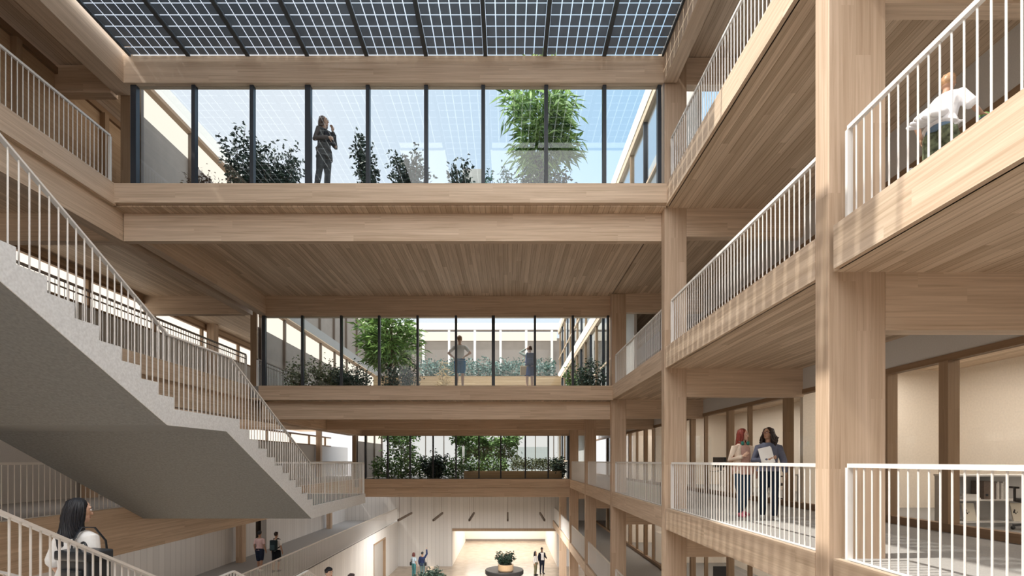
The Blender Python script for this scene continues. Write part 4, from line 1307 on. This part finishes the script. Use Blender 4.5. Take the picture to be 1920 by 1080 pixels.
ft = thing('folder', 'dark folder held flat against the chest of the person behind the upper glass', 'folder', fc)
obj('cover', mb, fabric('folder', 52, 52, 58), ft)
mb = MB().box(-0.15, 0.15, -0.006, 0.006, 0.131, 0.134); mb.v = [tuple(Rf @ Vector(q) + fc) for q in mb.v]
obj('paper_edge', mb, M_WHITE, ft)

# -- 2: boy running on the right balcony
x, y, z = at(1762, 0, 5.1)
pb, Wb, Ub, Hb = person('person, a fair-haired child in a loose white shirt running along the upper right balcony', (x, y, R1), 104, 1.29, 'mid',
    arms={'R': [(-0.27, -0.13, 1.20), (-0.22, -0.36, 1.22)], 'L': [(0.26, 0.14, 1.18), (0.24, 0.02, 0.98)]},
    legs={'R': [(-0.10, -0.22, 0.53), (-0.10, -0.10, 0.085)], 'L': [(0.10, 0.02, 0.48), (0.10, 0.36, 0.42)]}, lean=14, head=(14, -4),
    top={'name': 'shirt', 'mat': fabric('white shirt', 232, 232, 236, 0.04), 'sleeve': 0.42, 'hem': 0.92, 'grow': 0.03, 'flare': 0.22},
    bottom={'name': 'shorts', 'mat': plain('camouflage cloth', srgb(96, 104, 82), 0.9, noise=0.75, nscale=22), 'len': 0.52, 'grow': 0.022, 'waist': 0.92}, shoes=fabric('grey shoe', 120, 120, 124),
    hair={'style': 'short', 'mat': BLOND}, voxel=0.009, female=False, hands={'R': ((0.1, -0.9, -0.25), 0.6, (0.3, 0, -1))})
mb = MB()   # shirt tail blown out behind the child, pleated
for i in range(5):
    a = (i - 2) * 0.05
    rtube(mb, [Wb(Ub((a, 0.10, 1.12))), Wb(Ub((a*1.3, 0.26, 1.0))), Wb(Ub((a*1.5, 0.44 - abs(i-2)*.03, 0.93)))], [(0.05*.737, 0.06*.737), (0.04*.737, 0.045*.737), (0.018*.737, 0.03*.737)], 8)
obj('shirt_tail', remeshed(mb, 0.008, 4), FAB['white shirt'], pb, smooth=True)
mb = MB(); secs_ = []
for zz, rx, ry in ((0.93, 0.180, 0.128), (1.0, 0.168, 0.122), (1.07, 0.150, 0.114)):
    c_ = Wb(Ub((0, 0, zz))); Rz_ = Matrix.Rotation(math.radians(104), 3, 'Z')
    secs_.append((c_, Rz_ @ Vector((rx, 0, 0))*.737, Rz_ @ (Matrix.Rotation(math.radians(14), 3, 'X') @ Vector((0, ry, 0)))*.737))
loft(mb, secs_)
obj('waistband', mb, fabric('blue waistband', 112, 136, 160), pb, smooth=True)
hc = Wb(Ub((-0.20, -0.45, 1.20)))
ball = thing('ball', 'small green and grey ball in the running child\'s hand', 'ball', hc)
obj('upper_half', MB().lathe(tuple(hc), [(0.052 * math.cos(a), 0.052*math.sin(a)) for a in [i*PI/2/6 for i in range(6)]] + [(0.004, 0.052)], 20), plain('green rubber', srgb(110, 150, 90), 0.5), ball, smooth=True)
obj('lower_half', MB().lathe(tuple(hc), [(0.004, -0.052)] + [(0.052 * math.cos(a), -0.052*math.sin(a)) for a in [i*PI/2/6 for i in range(5, -1, -1)]], 20), plain('slate rubber', srgb(90, 104, 110), 0.5), ball, smooth=True)

# -- 3 and 4: the two women on the right walkway
x, y, z = at(1392, 0, 10.1)
pr, Wr, Ur, Hr = person('red-haired person in a beige jacket with teal headphones, walking on the right walkway', (x, y, R0), 12, 1.73, 'light',
    arms={'R': [(-0.26, 0.03, 1.13), (-0.13, -0.20, 1.20)], 'L': [(0.26, 0.05, 1.14), (0.31, -0.01, 0.90)]},
    legs={'R': [(-0.09, -0.05, 0.49), (-0.08, -0.02, 0.085)], 'L': [(0.085, -0.04, 0.49), (0.07, 0.12, 0.10)]}, head=(34, 4),
    top={'name': 'blouse', 'mat': fabric('dusty pink blouse', 196, 160, 150), 'sleeve': 0, 'hem': 0.84, 'grow': 0.016, 'flare': 0.14},
    layer=None, bottom={'name': 'jeans', 'mat': JEAN, 'waist': 0.92}, shoes=fabric('pink shoe', 176, 96, 112), hair={'style': 'straight', 'mat': REDH}, voxel=0.008,
    hands={'R': ((0.5, -0.5, 0.6), 0.6, (0.5, 0.6, 0)), 'L': ((0.1, -0.1, -1), 0.3)})
def open_jacket(t, W, U, mat, armp, sleeve_end, s, yaw, hem=0.86):
    """jacket shell open down the front, with sleeves"""
    mb = MB(); n = 20; R = Matrix.Rotation(math.radians(yaw), 3, 'Z')
    rows = ((hem, 0.205, 0.155), (0.95, 0.198, 0.150), (1.10, 0.182, 0.138), (1.25, 0.182, 0.142), (1.36, 0.180, 0.126), (1.43, 0.128, 0.094), (1.475, 0.078, 0.072))
    for j, (z, rx, ry) in enumerate(rows):
        for layer_ in (0, 1):
            for k in range(n + 1):
                a = math.radians(-52 + 284 * k / n)
                g = -0.012*layer_
                mb.v.append(tuple(W(U(((rx+g)*math.cos(a), (ry+g)*math.sin(a), z)))))
    w_ = n + 1
    for j in range(len(rows)-1):
        for k in range(n):
            a = j*2*w_ + k; b = (j+1)*2*w_ + k
            mb.f.append((a, a+1, b+1, b)); mb.f.append((a+w_, b+w_, b+w_+1, a+w_+1))
        for k in (0, n):
            a = j*2*w_ + k; b = (j+1)*2*w_ + k
            mb.f.append((a, b, b+w_, a+w_))
    for j in (0, len(rows)-1):
        for k in range(n):
            a = j*2*w_ + k
            mb.f.append((a, a+w_, a+w_+1, a+1))
    for ch in armp:
        pts = [U(p) for p in ch]; b = Vector(U((0, 0.0, 1.36)))
        rtube(mb, [W(pts[0].lerp(b, .3)), W(pts[0]), W(pts[1]), W(pts[1].lerp(pts[2], sleeve_end))], [0.062*s, 0.064*s, 0.056*s, 0.044*s])
    return obj('jacket', mb, mat, t, smooth=True)
open_jacket(pr, Wr, Ur, fabric('beige jacket', 222, 206, 190, 0.06), [[(-0.176, 0, 1.378), (-0.26, 0.03, 1.13), (-0.13, -0.20, 1.20)], [(0.176, 0, 1.378), (0.26, 0.05, 1.14), (0.31, -0.01, 0.90)]], 0.85, 0.99, 12)
TEAL = plain('teal plastic', srgb(48, 120, 110), 0.4)
mb = MB(); mb.tube([Wr(Ur((0.085*math.cos(a), -0.01 + 0.085*math.sin(a), 1.475 - 0.02*math.cos(a)))) for a in [math.radians(-40 + 260*i/14) for i in range(15)]], 0.011, 8)
hp_ = obj('headphones', mb, TEAL, pr, smooth=True)
for q in (1, -1):
    obj('ear_cushion', MB().ell(Wr(Ur((q*0.062, -0.088, 1.462))), (0.034, 0.02, 0.042), 12, 8), TEAL, hp_, smooth=True)
x, y, z = at(1441, 0, 9.55)
pc_, Wc, Uc, Hc = person('curly dark-haired person in a slate sweater and glasses, carrying white papers', (x, y, R0), -14, 1.72, 'mid',
    arms={'R': [(-0.26, 0.0, 1.13), (-0.03, -0.21, 1.15)], 'L': [(0.265, 0.03, 1.13), (0.285, -0.02, 0.88)]},
    legs={'R': [(-0.09, -0.02, 0.49), (-0.085, 0.10, 0.085)], 'L': [(0.09, -0.05, 0.49), (0.09, -0.06, 0.085)]}, head=(-46, -3),
    top={'name': 'sweater', 'mat': fabric('slate sweater', 100, 104, 122), 'sleeve': 0.90, 'hem': 0.92, 'grow': 0.022, 'flare': 0.10, 'neck': 1.465},
    bottom={'name': 'jeans', 'mat': JEAND}, shoes=fabric('pale grey shoe', 168, 168, 166), hair={'style': 'curly', 'mat': DKB}, voxel=0.008,
    hands={'R': ((0.85, -0.15, 0.3), 0.55, (0.1, 0.9, 0.1)), 'L': ((0.05, -0.05, -1), 0.35)})
gl = MB()
for q in (1, -1):
    gl.tube([Hc((q*0.034 + 0.021*math.cos(a), -0.104, 1.647 + 0.018*math.sin(a))) for a in [i*2*PI/12 for i in range(13)]], 0.0028, 5, caps=False)
    gl.tube([Hc((q*0.055, -0.10, 1.65)), Hc((q*0.078, 0.0, 1.648))], 0.0025, 5)
gl.tube([Hc((-0.013, -0.105, 1.65)), Hc((0.013, -0.105, 1.65))], 0.0028, 5)
gl.v = [tuple(Wc(v)) for v in gl.v]
obj('glasses', gl, plain('rose frame', srgb(120, 50, 50), 0.4), pc_)
fc = Wc((-0.09, -0.205, 1.225)); Rf = Matrix.Rotation(math.radians(-26), 3, 'Z') @ Matrix.Rotation(math.radians(-14), 3, 'Y')
pt = thing('papers', 'white sheaf of papers held to the chest of the curly-haired person', 'papers', fc)
for i, (dx, dz) in enumerate(((0, 0), (0.012, -0.02))):
    mb = MB().box(-0.105, 0.105, -0.006 + 0.013*i, 0.006 + 0.013*i, -0.145, 0.145); mb.v = [tuple(Rf @ Vector((q[0]+dx, q[1], q[2]+dz)) + fc) for q in mb.v]
    obj('sheaf', mb, plain('paper%d' % i, (0.82, 0.82, 0.82, 1), 0.8), pt)

# -- 5: dark-haired woman seen from behind on the lower stair
wx, wy = -4.14, 4.92
wz = lz(wy)
pd, Wd, Ud, Hd_ = person('person with long blue-black hair and white top, seen from behind at the lower left', (wx, wy, wz), 163, 1.74, 'light',
    arms={'R': [(-0.25, 0.03, 1.13), (-0.22, -0.06, 0.90)], 'L': [(0.255, 0.04, 1.13), (0.24, -0.06, 0.90)]}, head=(-22, 6),
    legs={'R': [(-0.09, -0.10, 0.52), (-0.09, -0.02, 0.085)]},
    top={'name': 'blouse', 'mat': fabric('white blouse', 226, 226, 226, 0.05), 'sleeve': 0.48, 'hem': 1.0, 'grow': 0.032, 'flare': 0.10, 'neck': 1.40},
    bottom={'name': 'jeans', 'mat': JEAND}, shoes=BLK, hair={'style': 'long', 'mat': BLACKH}, voxel=0.007)
bc = Wd((-0.30, 0.12, 1.10))
Rb = Matrix.Rotation(math.radians(163), 3, 'Z')
bt = thing('shoulder_bag', 'large black leather bag hanging from the shoulder of the long-haired person', 'bag', bc)
obj('bag_body', rbox_mesh(bc, (0.19, 0.10, 0.17), Rb), LEATHER, bt, smooth=True)
obj('flap', rbox_mesh(bc + Vector((0, -0.02, 0.15)), (0.205, 0.125, 0.045), Rb), LEATHER, bt, smooth=True)
obj('pocket', rbox_mesh(bc + Rb @ Vector((0, 0.105, -0.05)), (0.13, 0.03, 0.08), Rb, voxel=0.01), LEATHER, bt, smooth=True)
obj('handle', MB().tube([bc + Rb @ Vector((0.05*math.cos(a), 0.02, 0.17 + 0.09*math.sin(a))) for a in [PI*i/10 for i in range(11)]], 0.011, 8), LEATHER, bt, smooth=True)
sp = MB(); q0 = [bc + Rb @ Vector((0.02, 0.03, 0.15)), Wd(Ud((-0.155, 0.155, 1.20))), Wd(Ud((-0.150, 0.135, 1.36))), Wd(Ud((-0.145, 0.055, 1.485))), Wd(Ud((-0.15, -0.06, 1.47))), Wd(Ud((-0.16, -0.155, 1.33))), Wd(Ud((-0.19, -0.16, 1.12)))]
sp.tube(q0, [(0.006, 0.017)]*len(q0), 8)
obj('strap', sp, LEATHER, bt, smooth=True)

# -- 6, 7: pair walking away on the lower left gallery
x1_, y1_, _ = at(487, 0, 22.2); x2_, y2_, _ = at(518, 0, 22.0)
person('person in pink shirt and navy shorts walking away along the lower left gallery', (x1_, y1_, RM), 172, 1.74, 'mid',
    top={'name': 'shirt', 'mat': fabric('pale pink', 214, 186, 188), 'sleeve': 0.34, 'hem': 0.92}, bottom={'name': 'shorts', 'mat': fabric('navy shorts', 38, 46, 66), 'len': 0.5, 'grow': 0.02},
    legs={'L': [(0.095, -0.06, 0.49), (0.10, -0.06, 0.085)], 'R': [(-0.095, 0.0, 0.49), (-0.10, 0.12, 0.085)]}, shoes=fabric('white shoe', 220, 220, 216), hair={'style': 'short', 'mat': BLACKH}, face=False, female=False)
q2, W2, U2, H2 = person('person in white tee with a dark rucksack walking away on the lower left gallery', (x2_, y2_, RM), 172, 1.72, 'mid',
    top={'name': 'shirt', 'mat': FAB['white blouse'], 'sleeve': 0.34, 'hem': 0.92}, bottom={'name': 'shorts', 'mat': BLK, 'len': 0.46, 'grow': 0.02},
    legs={'R': [(-0.095, -0.06, 0.49), (-0.06, -0.04, 0.085)], 'L': [(0.095, 0.0, 0.49), (0.06, 0.14, 0.09)]}, shoes=fabric('navy shoe', 50, 56, 70), hair={'style': 'short', 'mat': DKB}, face=False, female=False)
def rucksack(label, W, U, mat, mat2, yaw, grp=None):
    c = W(U((0, 0.195, 1.20))); R = Matrix.Rotation(math.radians(yaw), 3, 'Z')
    t = thing('rucksack', label, 'rucksack', c, grp)
    obj('bag_body', rbox_mesh(c, (0.145, 0.075, 0.22), R), mat, t, smooth=True)
    obj('pocket', rbox_mesh(c + R @ Vector((0, 0.075, -0.08)), (0.10, 0.03, 0.10), R), mat2, t, smooth=True)
    for q in (1, -1):
        pts = [W(U((q*0.06, 0.14, 1.40))), W(U((q*0.10, 0.03, 1.475))), W(U((q*0.115, -0.10, 1.42))), W(U((q*0.13, -0.150, 1.25))), W(U((q*0.185, -0.02, 1.12))), W(U((q*0.12, 0.14, 1.05)))]
        obj('strap', MB().tube(pts, [(0.008, 0.022)]*6, 8), mat, t, smooth=True)
rucksack('dark teal rucksack on the back of the white-shirted walker, lower left gallery', W2, U2, fabric('dark teal', 38, 52, 58), fabric('slate pocket', 62, 80, 86), 172)

# -- 8, 9: two visitors behind the middle glass wall
x, y, z = at(862, 0, 18.3)
person('person in white top and blue shorts, hands on hips, behind the middle glass wall', (x, y, R1), 176, 1.88, 'light',
    arms={'L': [(0.37, 0.06, 1.17), (0.19, 0.02, 1.02)], 'R': [(-0.37, 0.06, 1.17), (-0.17, 0.10, 1.03)]},
    top={'mat': FAB['white blouse'], 'sleeve': 0.36, 'hem': 0.92, 'flare': 0.1}, bottom={'name': 'shorts', 'mat': fabric('bright blue shorts', 30, 104, 150), 'len': 0.40, 'grow': 0.02}, shoes=FAB['white shoe'], hair={'style': 'short', 'mat': BLOND}, face=False,
    hands={'L': ((-0.5, -0.6, -0.4), 0.4), 'R': ((0.5, -0.3, -0.5), 0.4)})
x, y, z = at(993, 0, 18.9)
qv, Wv, Uv, Hv = person('person in blue pinafore raising a hand to the head, behind the middle glass wall', (x, y, R1), 184, 1.66, 'light',
    arms={'L': [(0.36, -0.10, 1.50), (0.12, -0.10, 1.66)], 'R': [(-0.24, 0.0, 1.13), (-0.20, -0.14, 0.95)]},
    top={'name': 'blouse', 'mat': fabric('pale green blouse', 150, 164, 160), 'sleeve': 0.9, 'hem': 0.92}, layer={'name': 'dress', 'mat': fabric('deep blue dress', 34, 56, 98), 'sleeve': 0, 'hem': 0.58, 'grow': 0.022, 'neck': 1.38}, shoes=FAB['white shoe'], hair={'style': 'bun', 'mat': BROWN}, face=False,
    hands={'L': ((-1, 0.2, 0.3), 0.4, (0, 0, -1))})
rucksack('navy rucksack on the back of the visitor with a raised hand', Wv, Uv, fabric('navy bag', 40, 54, 84), fabric('navy pocket', 54, 70, 104), 184)
c = Wv((0.24, 0.05, 0.78))
t = thing('tote_bag', 'beige tote bag hanging beside the visitor with a raised hand', 'bag', c)
obj('bag_body', rbox_mesh(c, (0.13, 0.05, 0.17)), fabric('beige tote', 176, 160, 136), t, smooth=True)
obj('strap', MB().tube([c + Vector((-.08, 0, .14)), Wv((0.21, 0.06, 1.25)), Wv((0.175, 0.02, 1.47)), Wv((0.18, -0.11, 1.25)), c + Vector((.06, 0, .14))], 0.01, 6), FAB['beige tote'], t)

# -- ground floor pairs
def ground(label, px, yy, yaw, H, **k):
    x = (px - 952) * yy / 960
    return person(label, (x, yy, RG), yaw, H, face=False, voxel=0.013, **k)
ga = ground('person in pale blue shirt and teal trousers at the left in the hall', 776, 37.2, 140, 1.80, skin='mid', top={'name': 'shirt', 'mat': fabric('pale blue shirt', 176, 196, 212), 'sleeve': 0.35, 'hem': 0.92}, bottom={'mat': fabric('teal trousers', 70, 122, 128)},
    shoes=BLK, hair={'style': 'bob', 'mat': hairm('auburn', 96, 52, 50)})
gb_ = ground('person in navy jacket pointing upwards in the hall', 792, 37.0, 165, 1.88, skin='mid', female=False, arms={'R': [(-0.30, -0.05, 1.62), (-0.26, -0.10, 1.90)]}, top={'name': 'jacket', 'mat': fabric('navy jacket', 42, 54, 88), 'sleeve': 0.95, 'hem': 0.84, 'grow': 0.024},
    bottom={'mat': fabric('grey teal trousers', 98, 120, 124)}, shoes=BLK, hair={'style': 'short', 'mat': BLACKH}, hands={'R': ((0, -0.1, 1), 0.2)})
gc = ground('person in white top and olive trousers at the right in the hall', 1004, 37.8, 60, 1.78, skin='mid', top={'name': 'blouse', 'mat': FAB['white blouse'], 'sleeve': 0.9, 'hem': 0.84}, bottom={'mat': fabric('olive trousers', 122, 120, 96)}, shoes=BLK, hair={'style': 'long', 'mat': BLACKH})
gd = ground('person in dark suit and white shirt at the right in the hall', 1016, 38.4, 20, 1.95, skin='dark', female=False, top={'name': 'shirt', 'mat': fabric('crisp shirt', 236, 236, 236), 'sleeve': 0, 'hem': 0.92, 'grow': 0.014}, layer=None,
    arms={'L': [(0.25, 0.0, 1.13), (0.24, -0.22, 1.06)]}, bottom={'mat': fabric('suit', 36, 40, 54)}, shoes=BLK, hair={'style': 'short', 'mat': BLACKH})
open_jacket(gd[0], gd[1], gd[2], FAB['suit'], [[(-0.176, 0, 1.378), (-0.235, 0.03, 1.13), (-0.25, -0.05, 0.89)], [(0.176, 0, 1.378), (0.25, 0.0, 1.13), (0.24, -0.22, 1.06)]], 0.9, 1.11, 20)
for g_, lab, sx in ((ga, 'small dark bag at the hip of the person in pale blue, in the hall', 0.24), (gb_, 'dark bag hanging at the side of the pointing person in the hall', -0.26)):
    c = g_[1]((sx, 0.06, 0.95))
    t = thing('shoulder_bag', lab, 'bag', c, 'bags in the hall')
    obj('bag_body', rbox_mesh(c, (0.08, 0.13, 0.12), voxel=0.02), LEATHER, t, smooth=True)
    obj('strap', MB().tube([c + Vector((0, 0, 0.11)), g_[1]((sx*.6, 0.16, 1.25)), g_[1]((-sx*.5, 0.03, 1.49)), g_[1]((sx*.4, -0.16, 1.25)), c + Vector((0, -0.05, 0.11))], 0.012, 6), LEATHER, t)
# -- two people whose heads show above the bottom edge, on the lower stair
y_ = 11.45
person('dark-haired person climbing the lower stair, only the head showing at the bottom edge', (at(617, 0, y_)[0], y_, lz(y_)), 55, 1.72, 'light', top={'name': 'shirt', 'mat': FAB['pale tee'], 'sleeve': 0.35, 'hem': 0.92}, bottom={'mat': JEAND}, shoes=BLK, hair={'style': 'short', 'mat': BLACKH}, female=False)
y_ = 13.5
person('person with cropped greying hair below the stair, crown showing at the bottom edge', (at(659, 0, y_)[0], y_, RM), 150, 1.80, 'dark', top={'name': 'shirt', 'mat': fabric('charcoal shirt', 70, 72, 78), 'sleeve': 0.35, 'hem': 0.92}, bottom={'mat': BLK}, shoes=BLK, hair={'style': 'short', 'mat': hairm('greying', 84, 74, 76)}, female=False, face=False)

# ================================================================== office furniture
def desk(label, x0, x1, y0, y1, z, grp='white office desks'):
    t = thing('desk', label, 'desk', ((x0+x1)/2, (y0+y1)/2, z), grp)
    obj('desktop', B(x0, x1, y0, y1, z + 0.72, z + 0.76), M_WHITE, t, bevel=0.004)
    obj('modesty_panel', B(x0 + .06, x1 - .06, y0 + 0.03, y0 + 0.05, z + 0.25, z + 0.72), M_WHITE, t)
    for xx in (x0 + .03, x1 - .07):
        for yy in (y0 + .03, y1 - .07):
            obj('leg', B(xx, xx + .04, yy, yy + .04, z, z + 0.72), M_WHITE, t)
def monitor(label, x, y, z, w=0.56, h=0.34, yaw=0):
    t = thing('monitor', label, 'monitor', (x, y, z), 'black desk monitors')
    obj('bezel', B(x - w/2, x + w/2, y - 0.02, y + 0.02, z + 0.12, z + 0.12 + h), M_BLACK, t, bevel=0.004)
    obj('screen', B(x - w/2 + .012, x + w/2 - .012, y - 0.023, y - 0.019, z + 0.135, z + 0.11 + h), plain('dark screen', (0.008, 0.01, 0.016, 1), 0.15) if 'dark screen' not in MATS else MATS['dark screen'], t)
    obj('stand', MB().box(x - .03, x + .03, y + 0.02, y + 0.05, z + 0.01, z + 0.3).box(x - .12, x + .12, y - 0.05, y + 0.12, z, z + 0.012), M_BLACK, t)
def office_chair(label, x, y, z, yaw, mat):
    t = thing('office_chair', label, 'chair', (x, y, z), 'swivel office chairs')
    R = Matrix.Rotation(math.radians(yaw), 3, 'Z'); O = Vector((x, y, z))
    def place(mb): mb.v = [tuple(R @ Vector(v) + O) for v in mb.v]; return mb
    obj('seat', remeshed(place(MB().box(-.24, .24, -.24, .24, .43, .50)), 0.02, 4), mat, t, smooth=True)
    obj('backrest', remeshed(place(MB().box(-.22, .22, .22, .28, .58, 1.05)), 0.02, 4), mat, t, smooth=True)
    obj('back_bracket', place(MB().bar((0, .18, .44), (0, .27, .66), .06, .02)), M_BLACK, t)
    for q in (1, -1):
        obj('armrest', place(MB().box(q*.29 - .03, q*.29 + .03, -.16, .14, .66, .69).box(q*.28 - .012, q*.28 + .012, -.02, .02, .45, .66)), M_BLACK, t)
    obj('column', place(MB().tube([(0, 0, .10), (0, 0, .44)], .028, 10)), M_BLACK, t)
    bs = MB()
    for k in range(5):
        a = 2*PI*k/5; bs.bar((0, 0, .11), (.30*math.cos(a), .30*math.sin(a), .07), .04, .03)
    obj('base', place(bs), M_BLACK, t)
    for k in range(5):
        a = 2*PI*k/5
        obj('caster', place(MB().ell((.30*math.cos(a), .30*math.sin(a), .03), (.03, .03, .03), 10, 8)), M_BLACK, t, smooth=True)
MX, MY = 7.22, 17.3
for z, nm in ((R0, 'walkway-level'), (RM, 'lower')):
    desk('white desk carrying a black monitor in the %s office behind the second column' % nm, 6.98, 8.9, 16.9, 17.7, z)
    monitor('black monitor on a white desk in the %s office, %s' % (nm, 'left of the red-haired person' if z == R0 else 'at the bottom edge'), MX, MY, z + 0.76)
desk('white desk behind the glazing between the curly-haired person and the large column', 7.35, 9.3, 12.3, 13.1, R0)
office_chair('dark swivel chair behind the glass beside the curly-haired person', 7.22, 13.9, R0, 30, M_BLACK)
office_chair('black swivel chair in front of the low shelf unit at the right edge', 8.35, 8.05, R0, 150, M_BLACK)
# shelf unit with books
SY0, SY1, SXA, SXB = 8.55, 8.90, 7.42, 9.6
M_SHELF = plain('pale grey laminate', (0.56, 0.57, 0.58, 1), 0.6)
t = thing('shelf_unit', 'low pale grey shelf unit with books behind the glass at the right', 'shelf', ((SXA+SXB)/2, 8.7, R0))
obj('top_board', B(SXA - .02, SXB, SY0 - .02, SY1, R0 + 0.84, R0 + 0.87), M_WHITE, t)
obj('shelf_board', B(SXA + .03, SXB, SY0, SY1 - .02, R0 + 0.43, R0 + 0.455), M_WHITE, t)
obj('bottom_board', B(SXA + .03, SXB, SY0, SY1 - .02, R0 + 0.06, R0 + 0.085), M_WHITE, t)
obj('side_panel', B(SXA, SXA + .03, SY0, SY1, R0 + 0.0, R0 + 0.84), M_SHELF, t)
obj('side_panel', B(SXB - .03, SXB, SY0, SY1, R0 + 0.0, R0 + 0.84), M_SHELF, t)
obj('back_panel', B(SXA + .03, SXB - .03, SY1 - .02, SY1, R0 + 0.0, R0 + 0.84), M_SHELF, t)
obj('plinth', B(SXA + .05, SXB, SY0 + .05, SY1 - .03, R0, R0 + 0.06), M_SHELF, t)
def pxx(p, yy=8.6): return (p - 952) * yy / 960
zb_ = R0 + 0.455
bx = pxx(1846); cols = [(196, 190, 184), (226, 224, 220), (150, 146, 142), (232, 230, 226), (206, 204, 200), (176, 172, 168), (236, 234, 232)]
t = thing('file_box', 'brown-grey file box on the upper shelf beside the books', 'box', (bx + .1, 8.7, zb_))
obj('box_body', B(bx, bx + 0.19, SY0 + .06, SY1 - .05, zb_, zb_ + 0.30), fabric('file box', 128, 116, 108), t)
obj('label_holder', B(bx + .03, bx + .07, SY0 + .055, SY0 + .062, zb_ + 0.05, zb_ + 0.09), M_DARK, t)
xx = bx + 0.20
BL = ['first pale book right of the brown-grey file box', 'white book, second from the file box', 'darker grey book, third from the file box', 'white book, fourth from the file box', 'pale grey book, fifth from the file box', 'taupe book, sixth from the file box', 'white end book of the row beside the file box']
for i, c in enumerate(cols):
    w_ = 0.022 + 0.012 * ((i*7) % 3) / 2; h_ = 0.27 + 0.012 * ((i*5) % 3)
    t = thing('book', BL[i], 'book', (xx + w_/2, 8.7, zb_), 'books on the shelf unit')
    obj('cover', MB().box(xx, xx + .003, SY0 + .06, SY0 + .26, zb_, zb_ + h_).box(xx + w_ - .003, xx + w_, SY0 + .06, SY0 + .26, zb_, zb_ + h_).box(xx, xx + w_, SY0 + .057, SY0 + .062, zb_, zb_ + h_), fabric('book%d' % i, *c), t)
    obj('pages', B(xx + .003, xx + w_ - .003, SY0 + .063, SY0 + .255, zb_ + .004, zb_ + h_ - .005), M_WHITE, t)
    xx += w_ + 0.002
for i in range(3):
    px0 = pxx(1808) + 0.01*i
    obj('magazine', B(px0, px0 + 0.27 - .03*i, SY0 + .04, SY0 + .25, zb_ + .028*i, zb_ + .028*i + .026), M_WHITE, label='white magazine pile layer on the shelf by the file box, %s' % ('bottom', 'middle', 'top')[i], cat='magazine', group='magazines on the shelf unit')
M_CARD = plain('cream card', (0.74, 0.70, 0.60, 1), 0.8)
for i, px in enumerate((1808, 1899)):
    x0 = pxx(px); zz = R0 + 0.087
    t = thing('picture_card', 'cream picture card with dark blots leaning in the lower shelf, %s' % ('beside the grey side panel' if i == 0 else 'at the right edge'), 'picture', (x0 + .1, 8.62, zz), 'picture cards on the shelf unit')
    mb = MB(); mb.add([(x0, SY0 + .03, zz), (x0 + .2, SY0 + .03, zz), (x0 + .2, SY0 + .10, zz + .30), (x0, SY0 + .10, zz + .30), (x0, SY0 + .05, zz), (x0 + .2, SY0 + .05, zz), (x0 + .2, SY0 + .12, zz + .30), (x0, SY0 + .12, zz + .30)],
                      [(0, 1, 2, 3), (7, 6, 5, 4), (0, 4, 5, 1), (1, 5, 6, 2), (2, 6, 7, 3), (3, 7, 4, 0)])
    obj('card', mb, M_CARD, t)
    bl = MB()
    for (u, v, r_) in ((.05, .18, .014), (.035, .15, .02), (.06, .13, .012), (.09, .15, .008)):
        bl.ell((x0 + u, SY0 + .028 + v*.233, zz + v), (r_, .004, r_*1.2), 10, 6)
    obj('ink_blot', bl, M_BLACK, t)
